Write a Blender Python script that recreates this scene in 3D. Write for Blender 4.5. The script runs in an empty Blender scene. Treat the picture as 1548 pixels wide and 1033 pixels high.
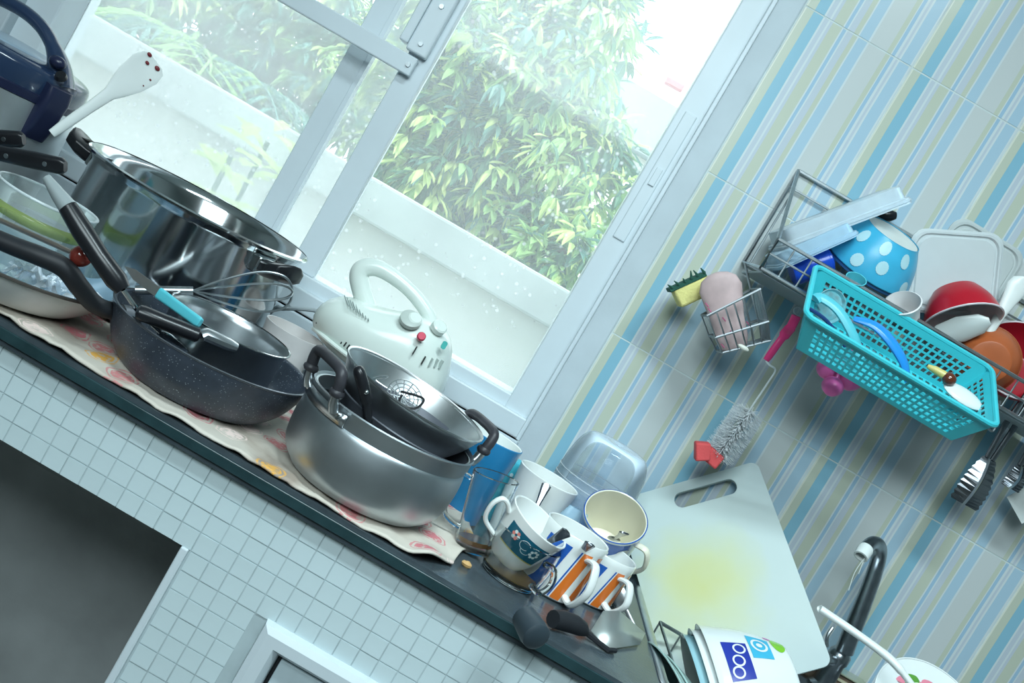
import bpy, bmesh, math, random
from mathutils import Vector, Matrix, noise
random.seed(7)
S = bpy.context.scene
COL = S.collection

# ------------------------------------------------------------------ camera
FPX, PITCH, ROLL = 1500.0, math.radians(4.3), math.radians(30.2)
ZC = 0.85                       # worktop height
CAM = Vector((0, 0, ZC + 0.356))
FWD = Vector((0, math.cos(PITCH), -math.sin(PITCH)))
UP0 = Vector((0, math.sin(PITCH), math.cos(PITCH)))
RT0 = Vector((1, 0, 0))
CX = math.cos(ROLL) * RT0 + math.sin(ROLL) * UP0
CY = -math.sin(ROLL) * RT0 + math.cos(ROLL) * UP0
cd = bpy.data.cameras.new('camera')
cam = bpy.data.objects.new('camera', cd); COL.objects.link(cam)
cam.matrix_world = Matrix(((CX.x, CY.x, -FWD.x, CAM.x), (CX.y, CY.y, -FWD.y, CAM.y), (CX.z, CY.z, -FWD.z, CAM.z), (0, 0, 0, 1)))
cd.sensor_width = 36; cd.sensor_fit = 'HORIZONTAL'; cd.lens = FPX * 36 / 1548
cd.clip_start = 0.02; cd.clip_end = 200
S.camera = cam

# ------------------------------------------------------------------ light
S.view_settings.view_transform = 'Standard'; S.view_settings.look = 'None'
S.view_settings.exposure = 0.0; S.view_settings.gamma = 1.0; S.view_settings.use_curve_mapping = False
w = bpy.data.worlds.new('overcast_sky'); S.world = w; w.use_nodes = True
bg = w.node_tree.nodes['Background']; bg.inputs[0].default_value = (0.90, 0.97, 1.0, 1); bg.inputs[1].default_value = 3.5
def light(name, kind, loc, energy, color, size=None, size_y=None, target=None):
    l = bpy.data.lights.new(name, kind); l.energy = energy; l.color = color
    o = bpy.data.objects.new(name, l); COL.objects.link(o); o.location = loc
    if kind == 'AREA':
        l.shape = 'RECTANGLE'; l.size = size; l.size_y = size_y
    if kind == 'SUN': l.angle = size
    d = (Vector(target) - Vector(loc)).normalized()
    o.rotation_euler = d.to_track_quat('-Z', 'Y').to_euler()
    return o
light('sun', 'SUN', (3, -2, 8), 4.0, (1.0, 0.97, 0.88), math.radians(6), None, (-1.2, 5, 1.5))
lamp = light('ceiling_light', 'AREA', (0.25, 0.25, 2.66), 11, (0.77, 0.95, 1.0), 0.9, 0.22, (0.35, 1.2, 0.85)); lamp.data.spread = math.radians(90)
rear = light('added_fill_light', 'AREA', (-0.35, -0.9, 2.25), 29, (0.80, 0.96, 1.0), 1.2, 0.8, (0.0, 1.66, 0.9)); rear.data.spread = math.radians(150)  # unseen fill lamp, added behind the camera to brighten the fronts
wp = light('window_daylight', 'AREA', (-0.45, 1.66, 1.55), 1, (1, 1, 1), 1.05, 1.05, (-0.45, 0, 1.55)); wp.data.cycles.is_portal = True

# ------------------------------------------------------------------ helpers
def xy(px, py):
    dx, dy = px - 774, py - 516.5
    c, s = math.cos(ROLL), math.sin(ROLL)
    return dx * c + dy * s, dx * s - dy * c
def ray(px, py):
    a, b = xy(px, py)
    return FWD + a / FPX * RT0 + b / FPX * UP0
def at(px, py, Y):
    r = ray(px, py); return CAM + r * (Y / r.y)
def on(px, py, z=ZC):
    r = ray(px, py); return CAM + r * ((z - CAM.z) / r.z)
def proj(p):
    d = Vector(p) - CAM; z = d.dot(FWD)
    return 774 + d.dot(CX) / z * FPX, 516.5 - d.dot(CY) / z * FPX
def M(px, Y): return px * Y / FPX          # pixels -> metres at a depth

def V(*a): return Vector(a)
def axis_mat(z, x=(1, 0, 0)):
    z = Vector(z).normalized(); x = Vector(x); x = (x - z * x.dot(z))
    if x.length < 1e-5: x = Vector((0, 1, 0)) - z * z.y
    x.normalize(); y = z.cross(x)
    return Matrix(((x.x, y.x, z.x), (x.y, y.y, z.y), (x.z, y.z, z.z)))
def RZ(deg): return Matrix.Rotation(math.radians(deg), 3, 'Z')
def RX(deg): return Matrix.Rotation(math.radians(deg), 3, 'X')
def RY(deg): return Matrix.Rotation(math.radians(deg), 3, 'Y')
def TR(loc=(0, 0, 0), R=None):
    m = (R or Matrix.Identity(3)).to_4x4(); m.translation = Vector(loc); return m
def spline(pts, n=8, closed=False):
    P = [Vector(p) for p in pts]; out = []
    m = len(P)
    rng = range(m if closed else m - 1)
    for i in rng:
        if closed: a, b, c, d = P[(i - 1) % m], P[i], P[(i + 1) % m], P[(i + 2) % m]
        else: a, b, c, d = P[max(i - 1, 0)], P[i], P[i + 1], P[min(i + 2, m - 1)]
        for k in range(n):
            t = k / n
            out.append(0.5 * ((2 * b) + (c - a) * t + (2 * a - 5 * b + 4 * c - d) * t * t + (3 * b - a - 3 * c + d) * t ** 3))
    if not closed: out.append(P[-1])
    return out
def circle(r, n=32, z=0.0): return [V(r * math.cos(2 * math.pi * k / n), r * math.sin(2 * math.pi * k / n), z) for k in range(n)]
def rrect(w, h, r, n=5):
    pts = []
    for cx, cy, a in ((w / 2 - r, h / 2 - r, 0), (-w / 2 + r, h / 2 - r, 90), (-w / 2 + r, -h / 2 + r, 180), (w / 2 - r, -h / 2 + r, 270)):
        for k in range(n + 1):
            t = math.radians(a + 90 * k / n); pts.append((cx + r * math.cos(t), cy + r * math.sin(t)))
    return pts

class MB:
    def __init__(s): s.v = []; s.f = []
    def add(s, vs, fs, m=None):
        o = len(s.v)
        s.v += [(m @ Vector(p)) if m is not None else Vector(p) for p in vs]
        s.f += [tuple(o + i for i in f) for f in fs]; return s
    def box(s, c, d, m=None):
        x, y, z = (k / 2 for k in d); c = Vector(c)
        vs = [c + V(i * x, j * y, k * z) for k in (-1, 1) for j in (-1, 1) for i in (-1, 1)]
        return s.add(vs, [(0, 2, 3, 1), (4, 5, 7, 6), (0, 1, 5, 4), (2, 6, 7, 3), (0, 4, 6, 2), (1, 3, 7, 5)], m)
    def loft(s, rings, m=None, cap0=True, cap1=True, closed=True, loop=False):
        n = len(rings[0]); vs = [p for r in rings for p in r]; fs = []
        R = len(rings)
        for i in range(R if loop else R - 1):
            a, b = i * n, ((i + 1) % R) * n
            for k in range(n if closed else n - 1):
                k2 = (k + 1) % n
                fs.append((a + k, a + k2, b + k2, b + k))
        if not loop and closed:
            if cap0: fs.append(tuple(range(n - 1, -1, -1)))
            if cap1: fs.append(tuple((R - 1) * n + k for k in range(n)))
        return s.add(vs, fs, m)
    def lathe(s, prof, seg=48, m=None, cap0=False, cap1=False, sx=1.0, sy=1.0):
        rings = []
        for r, z in prof:
            r = max(r, 1e-5)
            rings.append([V(sx * r * math.cos(2 * math.pi * k / seg), sy * r * math.sin(2 * math.pi * k / seg), z) for k in range(seg)])
        return s.loft(rings, m, cap0, cap1)
    def tube(s, pts, r, seg=8, m=None, closed=False, flat=1.0, up=None):
        P = [Vector(p) for p in pts]; n = len(P)
        rr = r if isinstance(r, (list, tuple)) else [r] * n
        if len(rr) != n: rr = [rr[0] + 0 * k if len(rr) == 1 else rr[min(int(k * len(rr) / n), len(rr) - 1)] for k in range(n)]
        rings = []; nx = None
        for i in range(n):
            t = (P[(i + 1) % n] - P[i - 1]) if closed else (P[min(i + 1, n - 1)] - P[max(i - 1, 0)])
            if t.length < 1e-9: t = V(0, 0, 1)
            t.normalize()
            if nx is None:
                nx = Vector(up) if up is not None else (V(0, 0, 1) if abs(t.z) < 0.9 else V(1, 0, 0))
            nx = nx - t * nx.dot(t)
            if nx.length < 1e-6: nx = t.orthogonal()
            nx.normalize(); ny = t.cross(nx)
            rings.append([P[i] + rr[i] * (math.cos(2 * math.pi * k / seg) * nx * flat + math.sin(2 * math.pi * k / seg) * ny) for k in range(seg)])
        return s.loft(rings, m, loop=closed)
    def prism(s, outline, z0, z1, m=None):
        n = len(outline)
        return s.loft([[V(x, y, z0) for x, y in outline], [V(x, y, z1) for x, y in outline]], m)
    def ball(s, c, r, m=None, nu=16, nv=10, sc=(1, 1, 1)):
        rings = []
        for j in range(nv + 1):
            t = math.pi * j / nv
            rings.append([Vector(c) + V(sc[0] * r * max(math.sin(t), 1e-4) * math.cos(2 * math.pi * k / nu), sc[1] * r * max(math.sin(t), 1e-4) * math.sin(2 * math.pi * k / nu), -sc[2] * r * math.cos(t)) for k in range(nu)])
        return s.loft(rings, m)
    def grid(s, fn, nu, nv, m=None):
        vs = [fn(i / nu, j / nv) for j in range(nv + 1) for i in range(nu + 1)]
        fs = [(j * (nu + 1) + i, j * (nu + 1) + i + 1, (j + 1) * (nu + 1) + i + 1, (j + 1) * (nu + 1) + i) for j in range(nv) for i in range(nu)]
        return s.add(vs, fs, m)
    def mesh(s, name, ang=40, smooth=True):
        me = bpy.data.meshes.new(name); me.from_pydata([tuple(p) for p in s.v], [], s.f); me.update()
        bm = bmesh.new(); bm.from_mesh(me); bmesh.ops.recalc_face_normals(bm, faces=bm.faces); bm.to_mesh(me); bm.free()
        if smooth:
            for p in me.polygons: p.use_smooth = True
            me.set_sharp_from_angle(angle=math.radians(ang))
        return me
    def build(s, name, mat, parent=None, ang=40, smooth=True, bevel=0, solid=0, sub=0, label=None):
        return put(name, s.mesh(name, ang, smooth), mat, parent, bevel, solid, sub, label)
def put(name, me, mat, parent=None, bevel=0, solid=0, sub=0, label=None):
    o = bpy.data.objects.new(name, me); COL.objects.link(o)
    if mat is not None:
        for mm in (mat if isinstance(mat, (list, tuple)) else [mat]):
            if mm.name not in [x.name for x in me.materials if x]: me.materials.append(mm)
    if parent is not None: o.parent = parent
    if solid:
        md = o.modifiers.new('thickness', 'SOLIDIFY'); md.thickness = solid; md.offset = 0
    if bevel:
        md = o.modifiers.new('bevel', 'BEVEL'); md.width = bevel; md.segments = 2; md.limit_method = 'ANGLE'
    if sub:
        md = o.modifiers.new('subdivision', 'SUBSURF'); md.levels = sub; md.render_levels = sub
    if label: o['label'] = label
    return o
def tag(o, label, cat, group=None):
    o['label'] = label; o['category'] = cat
    if group: o['group'] = group
    return o
def struct(o, label=None):
    o['kind'] = 'structure'
    if label: o['label'] = label
    return o
def thing(name, label, cat, loc=(0, 0, 0), R=None, group=None):
    o = bpy.data.objects.new(name, None); COL.objects.link(o); o.empty_display_size = 0.03
    o.matrix_world = TR(loc, R)
    return tag(o, label, cat, group)

# ------------------------------------------------------------------ materials
def nn(nt, t, **k):
    n = nt.nodes.new(t)
    for a, b in k.items(): setattr(n, a, b)
    return n
def mat(name, col, rough=0.5, metal=0.0, var=0.06, nscale=30, bump=0.0, bscale=200, trans=0.0, ior=1.45, spec=0.5, coat=0.0, sss=0.0, aniso=0.0, emit=None):
    m = bpy.data.materials.new(name); m.use_nodes = True; nt = m.node_tree; L = nt.links
    p = nt.nodes['Principled BSDF']
    tc = nn(nt, 'ShaderNodeTexCoord')
    n = nn(nt, 'ShaderNodeTexNoise'); n.inputs['Scale'].default_value = nscale; n.inputs['Detail'].default_value = 4
    L.new(tc.outputs['Object'], n.inputs['Vector'])
    mr = nn(nt, 'ShaderNodeMapRange'); mr.inputs[1].default_value = 0.3; mr.inputs[2].default_value = 0.7; mr.inputs[3].default_value = 1 - var; mr.inputs[4].default_value = 1 + var
    L.new(n.outputs[0], mr.inputs[0])
    mx = nn(nt, 'ShaderNodeVectorMath', operation='SCALE'); mx.inputs[0].default_value = col[:3]; L.new(mr.outputs[0], mx.inputs['Scale'])
    L.new(mx.outputs[0], p.inputs['Base Color'])
    p.inputs['Roughness'].default_value = rough; p.inputs['Metallic'].default_value = metal
    p.inputs['Transmission Weight'].default_value = trans; p.inputs['IOR'].default_value = ior
    p.inputs['Specular IOR Level'].default_value = spec; p.inputs['Coat Weight'].default_value = coat
    if sss: p.inputs['Subsurface Weight'].default_value = sss; p.inputs['Subsurface Radius'].default_value = (0.01, 0.01, 0.01)
    if bump:
        b = nn(nt, 'ShaderNodeTexNoise'); b.inputs['Scale'].default_value = bscale; b.inputs['Detail'].default_value = 3
        L.new(tc.outputs['Object'], b.inputs['Vector'])
        bu = nn(nt, 'ShaderNodeBump'); bu.inputs['Strength'].default_value = bump; bu.inputs['Distance'].default_value = 0.002
        L.new(b.outputs[0], bu.inputs['Height']); L.new(bu.outputs[0], p.inputs['Normal'])
    return m
def ramp(nt, stops, const=True):
    r = nn(nt, 'ShaderNodeValToRGB'); cr = r.color_ramp
    cr.interpolation = 'CONSTANT' if const else 'LINEAR'
    cr.elements[0].position = stops[0][0]; cr.elements[0].color = (*stops[0][1], 1)
    cr.elements[1].position = stops[1][0]; cr.elements[1].color = (*stops[1][1], 1)
    for pos, c in stops[2:]:
        e = cr.elements.new(pos); e.color = (*c, 1)
    return r
def lin(r, g, b):
    f = lambda c: ((c / 255 + 0.055) / 1.055) ** 2.4 if c > 10 else c / 255 / 12.92
    return (f(r), f(g), f(b))
def clear_plastic(name, col, opacity=0.2, rough=0.1, edge=0.5):
    m = bpy.data.materials.new(name); m.use_nodes = True; nt = m.node_tree; L = nt.links
    p = nt.nodes['Principled BSDF']; out = nt.nodes['Material Output']
    tc = nn(nt, 'ShaderNodeTexCoord'); n = nn(nt, 'ShaderNodeTexNoise'); n.inputs['Scale'].default_value = 40
    L.new(tc.outputs['Object'], n.inputs['Vector'])
    p.inputs['Base Color'].default_value = (*col, 1); p.inputs['Roughness'].default_value = rough
    t = nn(nt, 'ShaderNodeBsdfTransparent'); t.inputs[0].default_value = (*[0.6 + 0.4 * c for c in col], 1)
    lw = nn(nt, 'ShaderNodeFresnel'); lw.inputs[0].default_value = 1.4
    mr = nn(nt, 'ShaderNodeMath', operation='MULTIPLY_ADD'); mr.inputs[1].default_value = edge; mr.inputs[2].default_value = opacity
    L.new(lw.outputs[0], mr.inputs[0])
    ad = nn(nt, 'ShaderNodeMath', operation='MULTIPLY_ADD'); ad.inputs[1].default_value = 0.12; L.new(n.outputs[0], ad.inputs[0]); L.new(mr.outputs[0], ad.inputs[2])
    mx = nn(nt, 'ShaderNodeMixShader'); L.new(ad.outputs[0], mx.inputs[0]); L.new(t.outputs[0], mx.inputs[1]); L.new(p.outputs[0], mx.inputs[2])
    L.new(mx.outputs[0], out.inputs[0]); return m

MATS = {}
def mm(name, *a, **k):
    if name not in MATS: MATS[name] = mat(name, *a, **k)
    return MATS[name]
WHITE_PAINT = mat('white_window_paint', lin(205, 216, 222), 0.35, var=0.04, nscale=8)
PLASTER = mat('painted_plaster', lin(186, 198, 205), 0.6, var=0.06, nscale=12, bump=0.1)
ROOM = mat('room_wall_paint', lin(190, 200, 200), 0.8, var=0.03)
GROUT = mat('wall_grout', lin(196, 208, 208), 0.85, var=0.1)
STEEL = mat('polished_steel', (0.62, 0.65, 0.66), 0.12, 1.0, var=0.05, nscale=15)
STEELB = mat('brushed_steel', (0.55, 0.58, 0.60), 0.28, 1.0, var=0.08, nscale=25)
CHROME = mat('chrome_wire', (0.40, 0.44, 0.46), 0.36, 1.0, var=0.12, nscale=60)
ALU = mat('cast_aluminium', (0.50, 0.55, 0.58), 0.42, 1.0, var=0.10, nscale=14, bump=0.05, bscale=120)
BLACK = mat('black_bakelite', (0.012, 0.013, 0.016), 0.28, var=0.1)
BLACKR = mat('black_rubber', (0.014, 0.016, 0.02), 0.55, var=0.15)
GLASS = mat('clear_glass', (0.93, 0.97, 0.97), 0.02, trans=1.0, ior=1.45, var=0.0)
CERAM = mat('white_ceramic', lin(226, 230, 228), 0.12, var=0.02, coat=0.3)
WPLAST = mat('white_plastic', lin(222, 228, 226), 0.3, var=0.02)
# ================================================================== setting
YW, YF = 1.66, 1.115            # tiled wall plane, front of the mosaic
WX0, WX1 = -0.945, 0.045         # window opening
WZ0, WZ1 = 1.0, 2.12
def wallbox(mb, x0, x1, z0, z1, y0=YW + 0.0005, y1=YW + 0.16): mb.box(((x0 + x1) / 2, (y0 + y1) / 2, (z0 + z1) / 2), (x1 - x0, y1 - y0, z1 - z0))
RX0, RX1, RY0, ZT = -2.6, 2.2, -2.2, 2.7
wb = MB()
OX0, OX1, OZ0, OZ1 = WX0 - 0.075, WX1 + 0.062, WZ0 - 0.06, WZ1 + 0.06
wallbox(wb, RX0, OX0, 0, ZT); wallbox(wb, OX1, RX1, 0, ZT); wallbox(wb, OX0, OX1, 0, OZ0); wallbox(wb, OX0, OX1, OZ1, ZT)
wall = struct(wb.build('wall_back', GROUT, smooth=False))
for nm, c, d in (('wall_left', (RX0 - 0.05, (RY0 + YW) / 2, ZT / 2), (0.1, YW - RY0 + 0.3, ZT)), ('wall_right', (RX1 + 0.05, (RY0 + YW) / 2, ZT / 2), (0.1, YW - RY0 + 0.3, ZT)),
                 ('wall_front', (0, RY0 - 0.05, ZT / 2), (RX1 - RX0 + 0.2, 0.1, ZT))):
    struct(MB().box(c, d).build(nm, ROOM, smooth=False))
struct(MB().box((-0.2, (RY0 + YW + 0.16) / 2, ZT + 0.05), (RX1 - RX0 + 0.2, YW + 0.16 - RY0 + 0.1, 0.1)).build('ceiling', ROOM, smooth=False))
struct(MB().box((-0.2, (RY0 + YW + 0.16) / 2, -0.05), (RX1 - RX0 + 0.2, YW + 0.16 - RY0 + 0.1, 0.1)).build('floor', mat('grey_floor_tile', lin(130, 130, 126), 0.5, var=0.15, nscale=6), smooth=False))

# striped glazed wall tile ------------------------------------------------
TW, TH = 0.2005, 0.308
TX0 = at(1209, 22.5, YW).x
TZ0 = at(929, 505, YW).z
def tile_mat():
    m = bpy.data.materials.new('striped_glazed_tile'); m.use_nodes = True; nt = m.node_tree; L = nt.links
    p = nt.nodes['Principled BSDF']; tc = nn(nt, 'ShaderNodeTexCoord'); sp = nn(nt, 'ShaderNodeSeparateXYZ')
    n = nn(nt, 'ShaderNodeTexNoise'); n.inputs['Scale'].default_value = 30; n.inputs['Detail'].default_value = 2
    mp = nn(nt, 'ShaderNodeMapping'); mp.inputs['Scale'].default_value = (1, 1, 0.35); L.new(tc.outputs['Object'], mp.inputs[0]); L.new(mp.outputs[0], n.inputs['Vector'])
    L.new(tc.outputs['Object'], sp.inputs[0])
    a = nn(nt, 'ShaderNodeMath', operation='DIVIDE'); a.inputs[1].default_value = TW; L.new(sp.outputs[0], a.inputs[0])
    b = nn(nt, 'ShaderNodeMath', operation='ADD'); b.inputs[1].default_value = 0.5; L.new(a.outputs[0], b.inputs[0])
    c = nn(nt, 'ShaderNodeMath', operation='MULTIPLY_ADD'); c.inputs[1].default_value = 0.010; L.new(n.outputs[0], c.inputs[0]); 
    d = nn(nt, 'ShaderNodeMath', operation='SUBTRACT'); d.inputs[1].default_value = 0.005; L.new(b.outputs[0], d.inputs[0]); L.new(d.outputs[0], c.inputs[2])
    cream, olive, teal, viol, pale, blue, grey, sky = lin(212, 216, 204), lin(188, 196, 180), lin(134, 182, 202), lin(186, 197, 207), lin(202, 212, 215), lin(156, 187, 209), lin(194, 201, 201), lin(166, 194, 211)
    st = [(0.0, cream), (0.018, olive), (0.085, teal), (0.175, pale), (0.19, viol), (0.225, pale), (0.24, viol), (0.262, olive), (0.35, pale), (0.362, blue), (0.388, pale), (0.402, viol), (0.45, olive), (0.49, pale), (0.503, sky),
          (0.585, pale), (0.60, grey), (0.755, olive), (0.795, pale), (0.803, blue), (0.832, pale), (0.85, viol), (0.868, pale), (0.886, sky), (0.975, pale)]
    r = ramp(nt, st); L.new(c.outputs[0], r.inputs[0]); L.new(r.outputs[0], p.inputs['Base Color'])
    p.inputs['Roughness'].default_value = 0.22
    nb = nn(nt, 'ShaderNodeTexNoise'); nb.inputs['Scale'].default_value = 14; L.new(tc.outputs['Object'], nb.inputs['Vector'])
    bu = nn(nt, 'ShaderNodeBump'); bu.inputs['Strength'].default_value = 0.08; bu.inputs['Distance'].default_value = 0.004; L.new(nb.outputs[0], bu.inputs['Height']); L.new(bu.outputs[0], p.inputs['Normal'])
    return m
TILE = tile_mat()
tme = MB().box((0, 0.004, 0), (TW - 0.0018, 0.008, TH - 0.0018)).mesh('tile', smooth=False); tme.materials.append(TILE)
for i in range(0, 6):
    for j in range(-4, 5):
        zc = TZ0 + (j + 0.5) * TH
        if zc + TH / 2 > ZT - 0.02 or zc - TH / 2 < 0.0: continue
        o = put('tile', tme, None, wall); o.location = (TX0 + (i + 0.5) * TW, YW, zc)
        md = o.modifiers.new('bevel', 'BEVEL'); md.width = 0.0007; md.segments = 1
# rows under the window
# window frame ------------------------------------------------------------
fr = MB()
yf0, yf1 = YW + 0.005, YW + 0.13
def fbox(mb, x0, x1, z0, z1, y0, y1): mb.box(((x0 + x1) / 2, (y0 + y1) / 2, (z0 + z1) / 2), (x1 - x0, y1 - y0, z1 - z0)); return mb
win = bpy.data.objects.new('window_1', None); COL.objects.link(win); struct(win, 'white sliding kitchen window with dusty glass')
fbox(MB(), WX1, OX1 - 0.018, OZ0, OZ1, YW + 0.022, YW + 0.13).build('jamb', WHITE_PAINT, win, bevel=0.002, smooth=False)
fbox(MB(), OX0 + 0.018, WX0, OZ0, OZ1, YW + 0.022, YW + 0.13).build('jamb', WHITE_PAINT, win, bevel=0.002, smooth=False)
fbox(MB(), OX1 - 0.019, OX1 - 0.010, OZ0, OZ1, YW + 0.008, YW + 0.10).build('frame_lip', WHITE_PAINT, win, bevel=0.0015, smooth=False)
fbox(MB(), OX0, OX1, WZ1, OZ1, YW + 0.022, YW + 0.13).build('head', WHITE_PAINT, win, bevel=0.002, smooth=False)
fbox(MB(), OX0, OX1 - 0.012, OZ0, WZ0 - 0.022, YW + 0.012, YW + 0.13).build('sill_track', WHITE_PAINT, win, bevel=0.003, smooth=False)
fbox(MB(), OX0, OX1 - 0.012, WZ0 - 0.024, WZ0, YW + 0.026, YW + 0.12).build('bottom_rail', WHITE_PAINT, win, bevel=0.002, smooth=False)
# plaster reveal beside the window, part of the wall
fbox(MB(), OX1 - 0.012, TX0 - 0.001, 0.86, ZT, YW - 0.002, YW + 0.1).build('plaster_strip', PLASTER, wall, smooth=False, bevel=0.003)
fbox(MB(), OX0 - 0.8, OX1 - 0.012, 0.86, OZ0, YW - 0.004, YW + 0.1).build('plaster_strip', PLASTER, wall, smooth=False, bevel=0.003)
fbox(MB(), OX0 - 0.8, OX0 + 0.02, OZ0, ZT, YW - 0.004, YW + 0.1).build('plaster_strip', PLASTER, wall, smooth=False, bevel=0.003)

def dusty_glass(name, haze, col=(0.92, 0.97, 1.0)):
    m = bpy.data.materials.new(name); m.use_nodes = True; nt = m.node_tree; L = nt.links; out = nt.nodes['Material Output']
    nt.nodes.remove(nt.nodes['Principled BSDF'])
    tc = nn(nt, 'ShaderNodeTexCoord')
    n = nn(nt, 'ShaderNodeTexNoise'); n.inputs['Scale'].default_value = 3.2; n.inputs['Detail'].default_value = 6; L.new(tc.outputs['Object'], n.inputs['Vector'])
    v = nn(nt, 'ShaderNodeTexVoronoi'); v.inputs['Scale'].default_value = 55; L.new(tc.outputs['Object'], v.inputs['Vector'])
    vr = nn(nt, 'ShaderNodeMapRange'); vr.inputs[1].default_value = 0.08; vr.inputs[2].default_value = 0.24; vr.inputs[3].default_value = 0.45; vr.inputs[4].default_value = 0.0; L.new(v.outputs['Distance'], vr.inputs[0])
    n2 = nn(nt, 'ShaderNodeTexNoise'); n2.inputs['Scale'].default_value = 5; L.new(tc.outputs['Object'], n2.inputs['Vector'])
    m2 = nn(nt, 'ShaderNodeMapRange'); m2.inputs[1].default_value = 0.45; m2.inputs[2].default_value = 0.6; L.new(n2.outputs[0], m2.inputs[0])
    sm = nn(nt, 'ShaderNodeMath', operation='MULTIPLY'); L.new(vr.outputs[0], sm.inputs[0]); L.new(m2.outputs[0], sm.inputs[1])
    nr = nn(nt, 'ShaderNodeMapRange'); nr.inputs[1].default_value = 0.3; nr.inputs[2].default_value = 0.75; nr.inputs[3].default_value = haze * 0.7; nr.inputs[4].default_value = haze * 1.3; L.new(n.outputs[0], nr.inputs[0])
    ad = nn(nt, 'ShaderNodeMath', operation='ADD', use_clamp=True); L.new(nr.outputs[0], ad.inputs[0]); L.new(sm.outputs[0], ad.inputs[1])
    t = nn(nt, 'ShaderNodeBsdfTransparent'); t.inputs[0].default_value = (0.95, 0.98, 0.98, 1)
    d = nn(nt, 'ShaderNodeBsdfTranslucent'); d.inputs[0].default_value = (*col, 1)
    d2 = nn(nt, 'ShaderNodeBsdfDiffuse'); d2.inputs[0].default_value = (*col, 1)
    md = nn(nt, 'ShaderNodeMixShader'); md.inputs[0].default_value = 0.35; L.new(d.outputs[0], md.inputs[1]); L.new(d2.outputs[0], md.inputs[2])
    mx = nn(nt, 'ShaderNodeMixShader'); L.new(ad.outputs[0], mx.inputs[0]); L.new(t.outputs[0], mx.inputs[1]); L.new(md.outputs[0], mx.inputs[2])
    g = nn(nt, 'ShaderNodeBsdfGlossy'); g.inputs['Roughness'].default_value = 0.05
    fz = nn(nt, 'ShaderNodeFresnel'); fz.inputs[0].default_value = 1.25
    m3 = nn(nt, 'ShaderNodeMixShader'); L.new(fz.outputs[0], m3.inputs[0]); L.new(mx.outputs[0], m3.inputs[1]); L.new(g.outputs[0], m3.inputs[2])
    L.new(m3.outputs[0], out.inputs[0]); return m
GL1, GL2 = dusty_glass('dusty_window_glass', 0.2), dusty_glass('grimy_window_glass', 0.34)
XA0, XA1 = at(606.6, 100, YW + 0.04).x, at(707, 3, YW + 0.04).x
XB0, XB1 = at(557.7, 16, YW + 0.08).x, at(604, 0, YW + 0.08).x
fbox(MB(), XA0, XA1, WZ0, WZ1, YW + 0.035, YW + 0.065).build('stile', WHITE_PAINT, win, bevel=0.002, smooth=False)
sb = fbox(MB(), XB0, XB1, WZ0, WZ1, YW + 0.08, YW + 0.11).build('stile', WHITE_PAINT, win, bevel=0.002, smooth=False)
fbox(MB(), XB1, XB1 + 0.008, WZ0, WZ1, YW + 0.076, YW + 0.10).build('glazing_bead', WHITE_PAINT, win, smooth=False)
fbox(MB(), XA1, WX1, WZ0, WZ1, YW + 0.049, YW + 0.053).build('glass_pane', GL1, win, smooth=False)
fbox(MB(), WX0, XA0, WZ0, WZ1, YW + 0.094, YW + 0.098).build('glass_pane', GL2, win, smooth=False)
# cross bar and latch on the sash
b0, b1 = at(440, 2, YW + 0.02), at(628, 98, YW + 0.02)
zb = (b0.z + b1.z) / 2
fbox(MB(), WX0, b1.x, zb - 0.016, zb + 0.016, YW + 0.016, YW + 0.030).build('cross_bar', WHITE_PAINT, win, bevel=0.002, smooth=False)
lt = at(645, 45, YW + 0.02)
LB = fbox(MB(), XA0 - 0.004, XA0 + 0.034, zb + 0.022, zb + 0.17, YW + 0.016, YW + 0.036).build('latch_plate', WHITE_PAINT, win, bevel=0.003, smooth=False)
fbox(MB(), XA0 - 0.020, XA0 - 0.004, zb + 0.03, zb + 0.165, YW + 0.012, YW + 0.040).build('latch_flap', WHITE_PAINT, win, bevel=0.002, smooth=False)
for sx, sz in ((XA0 + 0.016, zb + 0.04), (XA0 + 0.016, zb + 0.11), (b1.x - 0.01, zb)):
    MB().lathe([(0.0, 0.003), (0.004, 0.003), (0.0045, 0)], 12, TR((sx, YW + 0.016, sz), RX(90))).build('screw', CHROME, win)
# right-hand jamb lock plate
lk = at(980, 262, YW + 0.02)
fbox(MB(), WX1 + 0.012, WX1 + 0.034, lk.z - 0.12, lk.z + 0.12, YW + 0.019, YW + 0.024).build('lock_plate', WHITE_PAINT, win, bevel=0.002, smooth=False)
fbox(MB(), WX1 + 0.018, WX1 + 0.029, lk.z - 0.016, lk.z + 0.016, YW + 0.016, YW + 0.024).build('lock_button', WHITE_PAINT, win, bevel=0.001, smooth=False)

# ------------------------------------------------------------------ worktop and counter
STONE = mat('dark_worktop_stone', lin(66, 76, 82), 0.22, var=0.3, nscale=18, bump=0.1)
GLEDGE = mat('green_glass_edge', lin(40, 62, 66), 0.15, var=0.25, nscale=30)
wt = thing('worktop', 'dark polished stone worktop with a green glass strip along its front edge', 'worktop', (0, YF, ZC))
SK = (0.372, 1.02, 1.165, 1.60)     # sink opening x0 x1 y0 y1
sl = MB()
def sb_(x0, x1, y0, y1): sl.box(((x0 + x1) / 2, (y0 + y1) / 2 - YF, -0.012), (x1 - x0, y1 - y0, 0.024))
sb_(-2.55, SK[0], YF - 0.010, YW - 0.006); sb_(SK[1], 2.15, YF - 0.010, YW - 0.006); sb_(SK[0], SK[1], YF - 0.010, SK[2]); sb_(SK[0], SK[1], SK[3], YW - 0.006)
sl.build('slab', STONE, wt, smooth=False)
sk = MB(); cx_, cy_ = (SK[0] + SK[1]) / 2, (SK[2] + SK[3]) / 2 - YF
def rr_(w, h, r, z): return [V(cx_ + a, cy_ + b, z) for a, b in rrect(w, h, r)]
sw, sh = SK[1] - SK[0], SK[3] - SK[2]
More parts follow.
